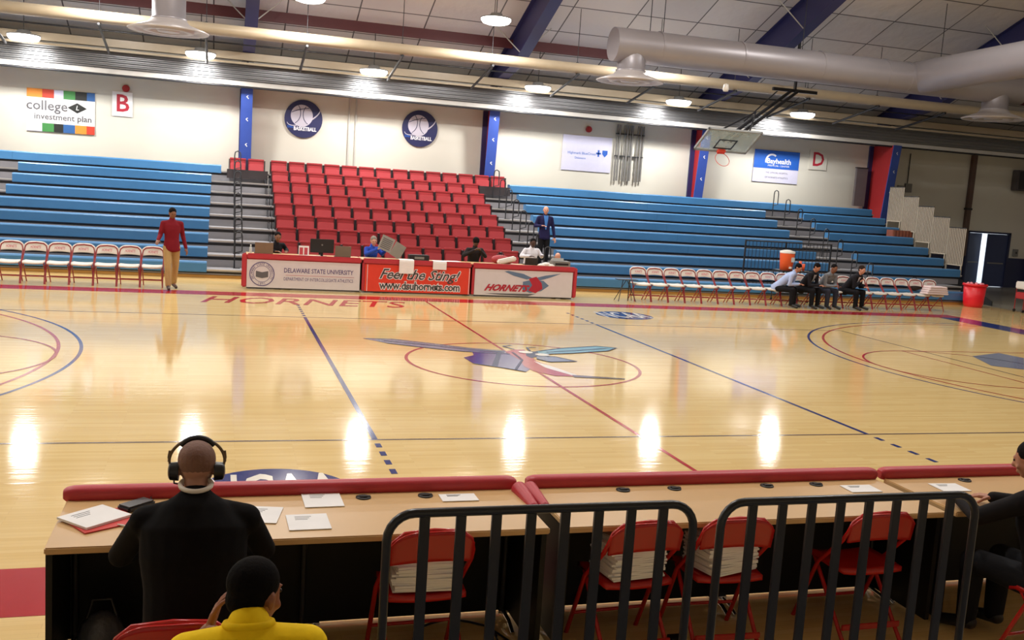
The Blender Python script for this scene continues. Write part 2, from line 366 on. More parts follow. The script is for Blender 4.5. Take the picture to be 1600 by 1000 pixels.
# columns and rafters
for i, x in enumerate(BAYS):
    def col_y(z): return 18.72 - (.6 if 20 < x < 21 else 0) - .36 * (z - 2.2) / 3.2
    t = thing('steel_column', None, None, kind='structure'); 
    web = MB().prism([(19.15, 0), (col_y(0), 0), (col_y(5.4), 5.4), (19.15, 5.4)], .06, 'yz', x - .03)
    web.build('web', REDST, t)
    fl = MB(); yy = [(col_y(0), 0), (col_y(0) - .03, 0), (col_y(5.4) - .03, 5.4), (col_y(5.4), 5.4)]
    fl.prism(yy, .36, 'yz', x - .18).build('inner_flange', BLUE, t)
    MB().box(x - .2, x + .2, 19.12, 19.2, 0, 5.4).build('outer_flange', NAVYST, t)
    mk = MB(); mk.m = 0
    for z in (3.6, 4.4, 5.1):
        y0 = col_y(z) - .035
        mk.add([(x - .02, y0, z), (x + .05, y0, z + .07), (x + .06, y0, z + .045), (x + .01, y0, z), (x + .06, y0, z - .045), (x + .05, y0, z - .07)], [(0, 1, 2, 3), (0, 3, 4, 5)])
    mk.build('chevron_mark', PAPER, t)
    r = thing('roof_rafter', None, None, kind='structure')
    for s in (1, -1):
        pts = [(19.1 * s, roofz(19.1)), (0, roofz(0)), (0, roofz(0) - .6), (10 * s, roofz(10) - 1.0), (15.8 * s, roofz(15.8) - 1.15), (17.5 * s, 6.42), (18.3 * s, 6.2), (18.35 * s, 5.4), (19.1 * s, 5.4)]
        MB().prism(pts, .05, 'yz', x - .025).build('web', NAVYST, r)
        fl = MB()
        low = [(0, roofz(0) - .6), (10 * s, roofz(10) - 1.0), (15.8 * s, roofz(15.8) - 1.15), (17.5 * s, 6.42), (18.3 * s, 6.2)]
        for a, b in zip(low, low[1:]): fl.prism([a, b, (b[0], b[1] - .025), (a[0], a[1] - .025)], .36, 'yz', x - .18)
        fl.build('bottom_flange', NAVYST, r)
        MB().prism([(19.1 * s, roofz(19.1) - .01), (0, roofz(0) - .01), (0, roofz(0) - .035), (19.1 * s, roofz(19.1) - .035)], .3, 'yz', x - .15).build('top_flange', NAVYST, r)
# flange braces: thin pale rods from rafters to purlins
for x in BAYS[2:6]:
    for y in (15.6, 12.6, 9.6):
        for s in (-1, 1):
            steel('flange_brace', 'thin pale brace from a blue rafter to the roof', MB().tube((x + s * .05, y, roofz(y) - .95), (x + s * 1.0, y + .2, roofz(y) - .06), .018, seg=6), PALE, 'rafter braces', 'brace')
# door opening with a passage added behind it to light the gap
PASS = mat('passage wall', (220, 226, 232), .7)
mb = MB(); mb.box(D0 - .6, D0 - .5, YF + .2, 22.5, 0, 2.8); mb.box(D1 + .5, D1 + .6, YF + .2, 22.5, 0, 2.8); mb.box(D0 - .6, D1 + .6, 22.5, 22.6, 0, 2.8); mb.box(D0 - .6, D1 + .6, YF + .2, 22.6, 2.8, 2.9); mb.box(D0 - .6, D1 + .6, YF + .3, 22.6, -.1, 0)
struct(mb.build('wall_passage', PASS))
pl = bpy.data.lights.new('door_gap_light', 'AREA'); pl.energy = 160; pl.size = 1.2  # unseen lamp added for the outside light through the door gap
po = bpy.data.objects.new('door_gap_light', pl); COL.objects.link(po); po.location = (26.4, 21.3, 2.7)
d = thing('door_1', None, None, kind='structure')
MB().box(D0, D0 + .1, YF - .04, YF + .1, 0, DH).box(D1 - .1, D1, YF - .04, YF + .1, 0, DH).box(D0, D1, YF - .04, YF + .1, DH - .08, DH).build('door_frame', NAVY, d)
for hx, s, ang in ((D0 + .1, 1, .32), (D1 - .1, -1, .05)):
    mx = Matrix.Translation((hx, YF + .03, 0)) @ Matrix.Rotation(ang * s, 4, 'Z')
    wd = (D1 - D0 - .2) / 2 - .005
    lf = MB().box(min(0, s * wd), max(0, s * wd), -.02, .02, .02, DH - .09, mx).build('door_leaf', mat('navy door', (46, 58, 98), .4), d)
    MB().box(min(s * .12, s * (wd - .12)), max(s * .12, s * (wd - .12)), -.05, -.03, .98, 1.03, mx).build('push_bar', GREYP, lf)

# ================================================================== LIGHTS
LENS = mat('lit prismatic lens', (255, 252, 246), .4, emit=LENS_E)
lt = thing('high_bay_lamp', 'x', 'ceiling lamp')
MB().lathe([(0, .30), (.16, .30), (.2, .22), (.44, .18), (.45, .15), (.0, .15)], seg=24).build('housing', GREYP, lt)
MB().lathe([(.43, .15), (.43, .10), (.38, .03), (.25, -.01), (0, -.02)], seg=24).build('lens', LENS, lt)
MB().tube((0, 0, .3), (0, 0, 1.38), .012, seg=6).build('stem', DARK, lt)
lamp_tree = proto_tree(lt); lu = [False]
al = bpy.data.lights.new('high_bay_light', 'AREA'); al.shape = 'DISK'; al.size = .5; al.energy = LAMP_W; al.color = (1, .98, .94)
ROWS = [(17.0, 6.0, [-20.6, -15.4, -10.1, -5.3, -.1, 5.35, 10.5, 15.45]), (13.5, 7.4, [-18.3, -13, -7.7, -2.44, 2.84, 8.1]),
        (7.5, 9.8, [-19, -11, -3.5, 4.5, 12.5]), (0, 12.8, [-19, -11, -3.5, 4.5, 12.5]), (-5.2, 10.72, [-19, -11, -3.5, 4.5, 12.5, 21])]  # rows past the second are out of view, added to light the hall
for ri, (y, z, xs) in enumerate(ROWS):
    for k, x in enumerate(xs):
        lab = 'lit round high-bay lamp, row nearest the far wall, ' + ordn(k) + ' from the left' if ri == 0 else 'lit round lamp in ' + ['', 'the second row out from the far wall', 'an added unseen third row out', 'an added unseen row under the roof ridge', 'an added unseen row above the near sideline', 'an added unseen row over the near stands'][ri] + ', ' + ordn(k) + ' from the left'
        o = place(lamp_tree, lu, (x, y, z), 0, lab, 'high-bay ceiling lamps')
        l = bpy.data.objects.new('high_bay_light', al); COL.objects.link(l); l.location = (x, y, z - .06)

# ================================================================== DUCTS
def disc_diffuser(label, x, y, zd, ztop):
    t = thing('duct_diffuser', label, 'air diffuser', (x, y, zd), 0, 'round duct diffusers')
    MB().lathe([(.95, .0), (.97, .03), (.5, .2), (.42, .3)], seg=28).lathe([(.95, 0), (.80, .02), (.78, .06), (.62, .06), (.6, .0), (.45, .0), (.43, .06), (.28, .06), (.26, .0), (0, 0)], seg=28).build('cone', mat('diffuser', (188, 180, 178), .4, metal=.2), t)
    MB().lathe([(.42, .28), (.44, .32), (.40, .34), (.40, ztop - zd)], seg=24).build('neck', DUCT, t)
disc_diffuser('round diffuser hanging under the closed end of the big duct', 6.5, 12, 5.98, 6.75)
disc_diffuser('round diffuser on a drop at the top left, nearest the frame corner', -5.95, 12, 6.02, 7.6)
disc_diffuser('round diffuser below the far right end of the duct', 19.3, 12, 6.0, 6.75)
t = thing('ventilation_duct', 'large grey round duct running along the court with a side branch', 'duct', (12, 12, 7.0))
mb = MB(); mb.tube((-6.1, 0, -.02), (8.2, 0, .0), .47, seg=32); mb.build('main_run', DUCT, t)
mb = MB().tube((4.3, .1, .05), (4.3, -10.5, .3), .5, seg=32); mb.build('branch', DUCT, t)
for x in (-4.7, -2.1, .6, 2.9, 3.75, 5.3): MB().tube((x - .03, 0, 0), (x + .03, 0, 0), .482, seg=32).build('joint_band', DUCT, t)
for x in (-5, 0, 5): MB().tube((x, 0, .45), (x, 0, roofz(12) - 7.0), .012, seg=6).build('hanger', DARK, t)
t = thing('ventilation_duct', 'grey round duct above the top left corner', 'duct', (-12, 12, 7.95))
MB().tube((-11, 0, 0), (6.6, 0, 0), .47, seg=32).build('main_run', DUCT, t)
for x in (-8, -2, 4): MB().tube((x, 0, .45), (x, 0, roofz(12) - 7.95), .012, seg=6).build('hanger', DARK, t)

# ================================================================== BACKBOARD
t = thing('basketball_backboard', 'glass backboard swung up on its ceiling mast with rim below', 'basketball hoop', (9.55, 12.0, 4.25))
B = Matrix.Rotation(math.radians(57), 4, 'X')   # board tips its top towards the court
BT = B
def bp(x, y, z): return BT @ Vector((x, y, z))
pw, ph = .87, 1.07
MB().box(-pw, pw, -.008, .008, .02, ph - .02, BT).build('board_glass', GLASS, t)
fr = MB()
for a in ((-pw, -pw + .05, -.03, .03, 0, ph), (pw - .05, pw, -.03, .03, 0, ph), (-pw, pw, -.03, .03, 0, .07), (-pw, pw, -.03, .03, ph - .05, ph)): fr.box(*a, BT)
fr.build('board_frame', mat('pale board frame', (150, 152, 152), .4), t)
sq = MB()
for a in ((-.3, -.26, -.02, -.01, .15, .6), (.26, .3, -.02, -.01, .15, .6), (-.3, .3, -.02, -.01, .15, .2), (-.3, .3, -.02, -.01, .56, .6)): sq.box(*a, BT)
sq.build('target_square', DARK, t)
MB().box(-.12, .12, -.1, -.02, .02, .14, BT).build('rim_bracket', RIM, t)
pts = [bp(.225 * math.cos(2 * PI * i / 28), -.1 - .225 + .225 * math.sin(2 * PI * i / 28), .05) for i in range(28)]
MB().path(pts, .009, closed=True, seg=6).build('rim', RIM, t)
mb = MB()
TX, TY, TZ = 12.9 - 9.55, 13.6 - 12.0, 6.45 - 4.25
for s in (-.12, .12):
    mb.tube(bp(s, .03, .5), (TX + s, TY, TZ), .05)
mb.tube(bp(-.5, .03, .9), (TX * .45, TY * .45, TZ * .6), .025); mb.tube(bp(.5, .03, .9), (TX * .45, TY * .45, TZ * .6), .025)
mb.tube((TX * .3, TY * .3, TZ * .45), (TX * 1.0, TY + .9, TZ + .15), .022); mb.tube((TX, TY, TZ), (TX, TY, roofz(13.6) - 4.25), .05); mb.box(TX - .8, TX + .8, TY - .05, TY + .05, TZ - .05, TZ + .05)
mb.build('mast', DARK, t)
MB().lathe([(0, .16), (.07, .14), (.09, 0), (.07, -.06), (0, -.07)], (-.25, -.5, 1.75), 12).build('motor_housing', CHWHITE, t)

# ================================================================== WALL THINGS
def panel(name, label, cat, x0, x1, z0, z1, y=19.17, m=PAPER, group=None):
    t = thing(name, label, cat, ((x0 + x1) / 2, y, (z0 + z1) / 2), 0, group)
    w_, h_ = (x1 - x0) / 2, (z1 - z0) / 2
    MB().box(-w_, w_, -.012, .012, -h_, h_).build('sheet', m, t)
    return t, w_, h_
def lx(x, z, off=-.016): return wallmx(x, off, z)
C = {k: mat('print ' + k, c, .5) for k, c in dict(orange=(226, 140, 50), red=(196, 60, 40), green=(60, 130, 66), black=(26, 28, 26), blue=(40, 90, 150), grey=(96, 94, 98), navy=(34, 36, 84), royal=(34, 92, 186), brand=(60, 110, 190), violet=(90, 80, 130), pink=(190, 70, 84), white=(232, 230, 236), sting=(222, 62, 44), charcoal=(70, 66, 66), crimson=(176, 36, 56), ball=(196, 190, 204), lav=(206, 204, 226)).items()}
t, w_, h_ = panel('wall_banner', 'white wall banner with strips of bright coloured tiles above and below', 'banner', -10.4, -8.46, 3.56, 4.85)
for zz, seq in ((h_ - .26, ['orange', 'red', 'lav', 'green', 'black', 'blue']), (-h_, ['lav', 'green', 'black', 'blue', 'orange', 'red'])):
    n = len(seq); ws = [1.3, 1.0, .8, 1, 1, .7]; S_ = sum(ws); x = -w_
    for k, c in enumerate(seq):
        dx = 2 * w_ * ws[k] / S_; MB().box(x, x + dx, -.02, -.012, zz, zz + .26).build('colour_tile', C[c], t); x += dx
text_mb('college', .42, lx(-.4, .14, -.02), bold=.006).build('lettering', C['grey'], t)
text_mb('investment plan', .26, lx(.06, -.19, -.02), bold=.004).build('lettering', C['grey'], t)
MB().prism([(.18, .14), (.46, -.02), (.74, .14), (.46, .3)], .006, 'xz', -.02).build('diamond_emblem', C['black'], t)
text_mb('L', .2, lx(.46, .14, -.022), shear=.2).build('lettering', PAPER, t)
for lab, ch, x, z in (('white square sign with red letter B high on the wall', 'B', -7.66, 4.63), ('pale square sign with red letter D high on the wall', 'D', 17.75, 4.72)):
    t, a, b = panel('section_sign', lab, 'sign', x - .3 - (.1 if ch == 'D' else 0), x + .3 + (.1 if ch == 'D' else 0), z - .42, z + .34, m=PAPER if ch == 'B' else WALLM)
    text_mb(ch, .75, lx(0, 0), bold=.012).build('letter', C['crimson'], t)
for lab, x, z in (('round navy basketball banner left of the conduit pipes', -2.05, 4.6), ('round navy basketball banner right of the conduit pipes', 1.88, 4.6)):
    t = thing('round_banner', lab, 'banner', (x, 19.15, z), 0, 'round basketball banners')
    MB().tube((0, .02, 0), (0, -.012, 0), .62, seg=40, smooth=False).build('disc', C['navy'], t)
    b = MB(); cx, cz_, r = -.06, .1, .36
    pts = [(cx + r * math.cos(a), cz_ + r * math.sin(a)) for a in [2 * PI * i / 30 for i in range(30)]]
    b.add([(x_, -.018, z_) for x_, z_ in pts], [list(range(30))]); b.build('basketball', C['ball'], t)
    s = MB()
    def inball(fn):
        p = [fn(k / 24) for k in range(25)]; p = [q for q in p if (q[0] - cx) ** 2 + (q[1] - cz_) ** 2 < (r * .99) ** 2]
        for a_, b_ in zip(p, p[1:]): s.tube((a_[0], -.02, a_[1]), (b_[0], -.02, b_[1]), .011, seg=5)
    inball(lambda u: (cx - .34 + .30 * math.cos(-1.4 + 2.9 * u), cz_ + .08 + .36 * math.sin(-1.4 + 2.9 * u)))
    inball(lambda u: (cx + .36 - .32 * math.cos(-1.4 + 2.9 * u), cz_ + .05 + .36 * math.sin(-1.4 + 2.9 * u)))
    inball(lambda u: (cx - .4 + .8 * u, cz_ + .12 - .25 * (u - .5) ** 2 + .2 * u))
    s.build('seam_lines', C['navy'], t)
    sw = MB(); n = 24; v = []
    for i in range(n + 1):
        a = PI * 1.02 + (PI * 1.02) * i / n; th = .015 + .035 * math.sin(PI * i / n)
        for rr in (0, th): v.append(((.54 - rr) * math.cos(a) * 1.0, -.024, (.30 - rr) * math.sin(a) * .9 + .1 + .22 * math.cos(a)))
    sw.add(v, [(2 * i, 2 * i + 1, 2 * i + 3, 2 * i + 2) for i in range(n)]); sw.build('swoosh', C['ball'], t)
    text_mb('BASKETBALL', .17, lx(.06, -.33), bold=.006, width=.74).build('lettering', C['white'], t)
    text_mb('DSU', .1, lx(-.42, -.28), bold=.004).build('lettering', C['royal'], t)
t, w_, h_ = panel('wall_banner', 'pale sagging banner with small blue cross and shield emblems', 'banner', 7.12, 9.02, 3.58, 4.84, m=C['lav'])
text_mb('Highmark BlueCross', .13, lx(-.2, .0)).build('lettering', C['brand'], t); text_mb('Delaware', .11, lx(-.25, -.17)).build('lettering', C['brand'], t)
cr = MB()
for a in ((.42, .48, .0, .24), (.36, .54, .09, .15)): cr.box(a[0], a[1], -.02, -.012, a[2] - .08, a[3] - .08)
cr.build('cross_emblem', C['royal'], t)
MB().prism([(.6, .16), (.8, .16), (.8, .03), (.7, -.08), (.6, .03)], .006, 'xz', -.02).build('shield_emblem', C['royal'], t)
t, w_, h_ = panel('wall_banner', 'banner blue above and white below with a white arc emblem', 'banner', 14.92, 16.9, 3.68, 4.9, m=C['lav'])
MB().box(-w_, w_, -.02, -.012, -.08, h_).build('blue_field', C['royal'], t)
text_mb('Bayhealth', .27, lx(.1, .2, -.024), bold=.006, width=1.05).build('lettering', C['white'], t)
text_mb('MEDICAL CENTER', .09, lx(.1, .03, -.024), width=.95).build('lettering', C['white'], t)
MB().ring((-.22, .2), .22, .29, .9, 3.4, 24, -.023, 'xz').build('arc_emblem', C['white'], t)
text_mb('THE OFFICIAL HOSPITAL', .09, lx(.05, -.24)).build('lettering', C['grey'], t); text_mb('OF HORNETS ATHLETICS', .09, lx(.05, -.42)).build('lettering', C['grey'], t)
for lab, x in (('small red fire bell above the letter B sign', -7.56), ('small red fire bell above the pale banner', 8.07)):
    o = MB().tube((0, 0, 0), (0, -.09, 0), .11, seg=18).tube((0, -.09, 0), (0, -.13, 0), .07, seg=14).build('fire_bell', REDST, loc=(x, 19.18, 5.08)); tag(o, lab, 'fire bell', 'fire bells')
t = thing('pipe_bundle', 'bundle of grey vertical pipes clipped to the wall', 'pipes', (9.7, 19.1, 3.3))
for k, dx in enumerate((-.52, -.42, -.22, -.12, .0, .08, .3, .42, .52)):
    MB().tube((dx, 0, .02 * (k % 3)), (dx, 0, 2.05), .03 + .01 * (k % 2), seg=8).build('pipe', mat('grey conduit', (132, 130, 128), .4, metal=.3), t)
MB().box(-.56, .56, -.03, .06, .9, .94).box(-.56, .56, -.03, .06, 1.7, 1.74).build('clamp', DARK, t)
t = thing('conduit', 'pair of thin pale conduits between the round banners', 'conduit', (-.42, 19.14, 2.9))
for dx in (-.13, .1): MB().tube((dx, 0, 0), (dx, 0, 2.5), .03, seg=8).build('pipe', PALE, t)
t = thing('downspout', 'brown pipe down the wall beside the navy doors', 'pipe', (25.1, 19.1, 1.26)); MB().box(-.1, .1, -.08, .08, 0, 4.15).build('pipe', mat('brown pipe', (92, 70, 62), .5), t); MB().box(-.13, .13, -.1, .1, 1.9, 1.98).build('strap', DARK, t)
t = thing('wall_speaker', 'dark grey loudspeaker box high on the right of the wall', 'speaker', (27.6, 19.0, 4.1)); MB().box(-.42, .42, -.2, .18, 0, .85, bev=.03).build('cabinet', mat('speaker grey', (84, 78, 80), .6), t); MB().box(-.36, .36, -.215, -.2, .06, .79).build('grille', DARK, t)
t = thing('wall_grille', 'small maroon vent grille low on the wall', 'vent', (23.95, 19.16, 1.67)); MB().box(-.35, .35, -.03, .03, -.25, .25).build('frame', mat('maroon grille', (78, 36, 38), .6), t)
for k in range(6): MB().box(-.3, .3, -.05, -.03, -.2 + k * .075, -.165 + k * .075).build('slat', mat('maroon grille', (78, 36, 38), .6), t)
t = thing('wall_switch_box', 'small grey box on the wall right of the doors', 'switch box', (27.85, 19.15, 1.5)); MB().box(-.12, .12, -.06, .04, -.15, .15, bev=.01).build('box', GREYP, t); MB().box(-.03, .03, -.08, -.06, -.04, .04).build('lever', DARK, t)
t = thing('wall_pad', 'grey leaning panel beside the red column', 'panel', (19.75, 18.9, 3.0)); MB().box(-.4, .1, -.05, .05, 0, 1.5).build('panel', mat('grey panel', (104, 96, 98), .6), t); MB().box(-.42, .12, -.06, .06, 1.48, 1.52).build('cap', DARK, t)
t = thing('junction_box', 'cluster of small dark boxes right of the last column', 'electrical box', (21.9, 19.15, 3.75)); MB().box(-.35, -.05, -.05, .05, 0, .2).build('box', GREYP, t); MB().box(.0, .3, -.06, .05, -.05, .3).build('box', GREYP, t); MB().tube((.1, 0, .3), (.1, 0, 1.5), .02).build('conduit', DARK, t)

# ================================================================== BLEACHERS
Y0, RUN, RISE, ZS = 11.15, .84, .311, .41
def ty(r): return Y0 + RUN * r
def tz(r): return ZS + RISE * r          # seat top
def dz(r): return tz(r) - .19            # deck of tier
def bleacher(label, x0, x1, seats, ends=None):
    t = thing('bleacher', label, 'bleacher', ((x0 + x1) / 2, Y0, 0), 0, 'telescopic bleachers'); cx = (x0 + x1) / 2
    for r in range(9):
        e = ends.get(r, x1) if ends else x1
        a, b = x0 - cx, e - cx; y = RUN * r
        MB().box(a, b, y, y + (RUN if r < 8 else .5), dz(r) - .05, dz(r)).build('deck', DECK, t)
        lo = dz(r - 1) if r else 0.12
        MB().box(a, b, y + .03, y + .06, lo, dz(r) - .13).build('riser', DECK, t)
        MB().box(a, b, y + .05, y + .09, dz(r) - .14, dz(r) - .04).build('riser_shade', DARK, t)  # dark strip puts the shadow under the nosing into the colour
        MB().box(a, b, y - .01, y + .015, dz(r) - .03, dz(r) + .006).build('nosing', NOSE, t)
    e0 = (ends.get(0, x1) if ends else x1)
    MB().box(x0 - cx, e0 - cx, .06, .10, 0, .13).build('kickboard', mat('varnished kickboard', (196, 146, 74), .4), t)
    for r, segs in seats.items():
        for (a, b) in segs:
            if b <= a: continue
            n = max(1, round((b - a) / 4.8)); wd = (b - a) / n
            for k in range(n):
                p, q = a + wd * k - cx, a + wd * (k + 1) - cx - .004
                y = RUN * r
                prof = [(y, tz(r) - .265), (y - .035, tz(r) - .25), (y - .03, tz(r) - .035), (y, tz(r) - .004), (y + .24, tz(r)), (y + .27, tz(r) - .03), (y + .27, tz(r) - .185), (y + .02, tz(r) - .185)]
                MB().prism(prof, q - p, 'yz', p).build('bench_seat', BLEACH, t)
    # visible side understructure
    for e_, side in ((x0 - cx + .05, 0), (x1 - cx - .1, 1)):
        MB().prism([(.1, 0), (RUN * 8 + .45, 0), (RUN * 8 + .45, dz(8) - .08), (RUN * 8 + .1, dz(8) - .08), (.1, dz(0) - .08)], .04, 'yz', e_).build('side_panel', DARK, t)
    return t
L_ = {r: [(-16.5, -11.7), (-10.25, -4.9)] for r in (5, 6, 7)}
for r in (0, 1, 2, 3, 4): L_[r] = [(-16.5, -4.9)]
L_[8] = [(-16.5, -4.62)]
bleacher('blue bench bleacher behind the left chairs, with grey aisle steps', -17, -3.2, L_)
bleacher('grey bleacher deck carrying the block of red seats', -3.18, 3.64, {})
R_ = {r: [(4.95, 14.35), (15.95, 19.5)] for r in range(0, 8)}
R_[8] = [(4.85, 19.5)]; R_[0] = [(4.95, 18.5)]; R_[1] = [(4.95, 13.9), (15.5, 17.7)]
bleacher('long blue bench bleacher behind the right row of chairs', 3.66, 19.6, R_, {0: 18.5, 1: 18.9})

# aisle rails
ar = thing('aisle_rail', 'x', 'handrail')
MB().path([(-.09, 0, 0), (-.09, 0, .82), (-.075, 0, .92), (0, 0, .96), (.075, 0, .92), (.09, 0, .82), (.09, 0, .45), (-.09, 0, .4)], .018, seg=6).build('loop', DARK, ar)
MB().box(-.12, .05, -.05, .05, 0, .012).build('base_plate', DARK, ar)
tr = proto_tree(ar); u_ = [False]
for x, nm in ((-4.14, 'left'), (4.3, 'middle'), (15.1, 'right')):
    for r in range(0, 8):
        place(tr, u_, (x, ty(r) + .6, dz(r)), 0, f'black loop handrail in the {nm} aisle, {ordn(r)} tier up', 'aisle handrails')
# end guard rails
SLAT = mat('beige rail slats', (176, 164, 146), .5)
g = thing('end_guard_rail', 'x', 'guard rail')
sl = MB()
MB().box(-.015, .015, -.40, .40, 1.27, 1.30).build('top_rail', DARK, g); MB().box(-.015, .015, -.40, .40, 0, .03).build('bottom_rail', SLAT, g)
for k in range(11): MB().box(-.012, .012, -.39 + k * .0775 - .016, -.39 + k * .0775 + .016, .03, 1.27).build('slat', SLAT, g)
for sy in (-.36, .36): MB().box(-.02, .02, sy - .02, sy + .02, -.38, .03).build('post', SLAT, g)
MB().box(.012, .016, -.39, .39, .03, 1.27).build('backing', mat('dim backing', (112, 100, 90), .7), g)
tr = proto_tree(g); u_ = [False]
for r in range(2, 7):
    place(tr, u_, (19.57, ty(r) + .42, 3.46 + .335 * (r - 5) - 1.3), 0, f'beige slatted end guard rail, {ordn(r - 2)} step up at the right bleacher end', 'end guard rails')

# black fence on the lower tier
t = thing('platform_fence', 'low black fence with thin bars behind the orange cooler', 'fence', (12.1, 11.78, dz(0)))
MB().tube((-1.5, 0, 1.45), (1.5, 0, 1.45), .02).tube((-1.5, 0, 1.22), (1.5, 0, 1.22), .014).tube((-1.5, 0, .1), (1.5, 0, .1), .018).build('rails', DARK, t)
for k in range(25): MB().tube((-1.5 + k * .125, 0, .1), (-1.5 + k * .125, 0, 1.45), .009, seg=5).build('bar', DARK, t)
for x in (-1.5, -.1, 1.5): MB().box(x - .02, x + .02, -.02, .02, 0, 1.47).build('post', DARK, t)

# stadium seats
ss = thing('stadium_seat', 'x', 'seat')
MB().box(-.25, .25, -.0, .045, -.48, 0, bev=.015).box(-.25, .25, -.02, .05, -.05, .006, bev=.012).build('backrest', REDSEAT, ss)
MB().box(-.235, .235, -.12, -.03, -.50, -.16, Matrix.Rotation(-.12, 4, 'X'), bev=.02).build('seat_pan', REDSEAT, ss)
for s in (-1, 1): MB().box(s * .268 - .012, s * .268 + .012, -.10, .05, -.5, -.04).build('bracket_gap_strip', DARK, ss)  # black bracket, lengthened to paint in the dark gap between seats
tr = proto_tree(ss); u_ = [False]
P_ = 6.78 / 12
for r in range(8, 0, -1):
    xs = [-3.13 + P_ * (k + .5) for k in range(12)]
    if r == 8: xs = [-4.12, -3.56] + xs + [3.94, 4.5]
    for k, x in enumerate(xs):
        rn = 'top row' if r == 8 else f'{ordn(8 - r)} row from the top'
        place(tr, u_, (x, ty(r) + .36, .39 + .345 * 8 - .345 * (8 - r) if False else 3.15 - .312 * (8 - r)), 0, f'red folding stadium seat in the {rn}, {ordn(k)} from the left', 'red stadium seats')
# dark platforms under the outer top seats
for x0, x1, lb in ((-4.45, -3.2, 'left'), (3.66, 4.85, 'right')):
    t = thing('seat_platform', f'dark raised platform under the {lb} outer pair of top red seats', 'platform', ((x0 + x1) / 2, ty(8), 0))
    w_ = (x1 - x0) / 2
    MB().box(-w_, w_, -.1, .52, dz(8) + .01, dz(8) + .05).build('deck', DARK, t); MB().box(-w_, w_, -.12, -.09, dz(8) - .2, dz(8) + .08).build('fascia', mat('dark brown fascia', (44, 36, 38), .5), t)

# ================================================================== FOLDING CHAIRS
def folding_chair(name, cat, frame, seatm, backm, logo=None):
    t = thing(name, 'x', cat)
    arch = [(-.215, -.2, .45)]
    fr = MB(); P = [(-.215, .24, 0), (-.215, .04, .42), (-.21, -.17, .62), (-.205, -.21, .68), (-.19, -.225, .74), (-.14, -.235, .785), (0, -.245, .80), (.14, -.235, .785), (.19, -.225, .74), (.205, -.21, .68), (.21, -.17, .62), (.215, .04, .42), (.215, .24, 0)]
    fr.path(P, .013, seg=8).build('frame', frame, t)
    for s in (-1, 1): MB().tube((s * .185, -.28, 0), (s * .185, .14, .44), .012, seg=8).build('leg', frame, t)
    MB().box(-.19, .19, -.232, -.218, .10, .135, bev=.004).build('rear_crossbar', frame, t)
    MB().tube((-.21, .17, .15), (.21, .17, .15), .010, seg=8).build('front_crossbar', frame, t)
    # seat: slightly dished, rounded front
    n = 8; vs = []; fs = []
    for j in range(n + 1):
        y = -.19 + .40 * j / n
        hw_ = .19 + .012 * math.sin(PI * j / n)
        for i in range(n + 1):
            u = -1 + 2 * i / n; z = .452 - .012 * (1 - u * u) - (.02 if j == n else 0); vs.append((u * hw_, y, z))
    N_ = n + 1
    for j in range(n):
        for i in range(n): a = j * N_ + i; fs.append((a, a + 1, a + N_ + 1, a + N_))
    o = len(vs); vs += [(x, y, z - .028) for x, y, z in vs]; fs += [[q + o for q in f][::-1] for f in fs]
    for i in range(n): fs += [(i, i + o, i + 1 + o, i + 1), (n * N_ + i, n * N_ + i + 1, n * N_ + i + 1 + o, n * N_ + i + o), (i * N_, (i + 1) * N_, (i + 1) * N_ + o, i * N_ + o), (i * N_ + n, i * N_ + n + o, (i + 1) * N_ + n + o, (i + 1) * N_ + n)]
    MB().add(vs, fs, True).build('seat', seatm, t)
    # backrest: curved sheet with rounded upper corners
    nx, nz_ = 14, 7; vs = []; fs = []
    for j in range(nz_ + 1):
        for i in range(nx + 1):
            u = -1 + 2 * i / nx; v = j / nz_
            top = (.803 if not logo else .828) - .075 * abs(u) ** 4.0; z = .62 + .02 * (1 - u * u) + (top - .62 - .02 * (1 - u * u)) * v
            y = -.19 - .05 * (z - .575) / .22 - .022 * (1 - u * u); vs.append((u * (.205 if not logo else .222), y - (.0 if not logo else -.012), z))
    N_ = nx + 1
    for j in range(nz_):
        for i in range(nx): a = j * N_ + i; fs.append((a, a + 1, a + N_ + 1, a + N_))
    o = len(vs); base = list(fs); vs += [(x, y - .016, z) for x, y, z in vs]; fs += [[q + o for q in f][::-1] for f in base]
    for i in range(nx): fs += [(i, i + o, i + 1 + o, i + 1), (nz_ * N_ + i, nz_ * N_ + i + 1, nz_ * N_ + i + 1 + o, nz_ * N_ + i + o)]
    for j in range(nz_): fs += [(j * N_, (j + 1) * N_, (j + 1) * N_ + o, j * N_ + o), (j * N_ + nx, j * N_ + nx + o, (j + 1) * N_ + nx + o, (j + 1) * N_ + nx)]
    bk = MB().add(vs, fs, True).build('backrest', backm, t)
    if logo:
        mx = Matrix.Translation((0, -.178, .71)) @ Matrix.Rotation(PI, 4, 'Z') @ Matrix.Rotation(PI / 2 - .2, 4, 'X')
        text_mb(logo,   .075, mx, shear=.3, bold=.001, width=.2).build('lettering', C['pink'], bk)
    return t
cc = folding_chair('folding_chair', 'chair', CHRED, CHWHITE, CHWHITE, 'HORNETS'); tr = proto_tree(cc); u_ = [False]
for k in range(8):
    place(tr, u_, (-9.42 + .483 * k, 8.86, 0), PI, f'white-backed court chair left of the press tables, {ordn(7 - k)} from the right end' if k < 7 else 'white-backed court chair left of the press tables, at the right end nearest the walker', 'white chairs on the left sideline', (1.08, 1.0, 1.08))
for k in range(20):
    place(tr, u_, (6.12 + .494 * k, 9.3, 0), PI, f'white-backed court chair on the right sideline, {ordn(k)} from its left end', 'white chairs on the right sideline', (1.08, 1.0, 1.08))
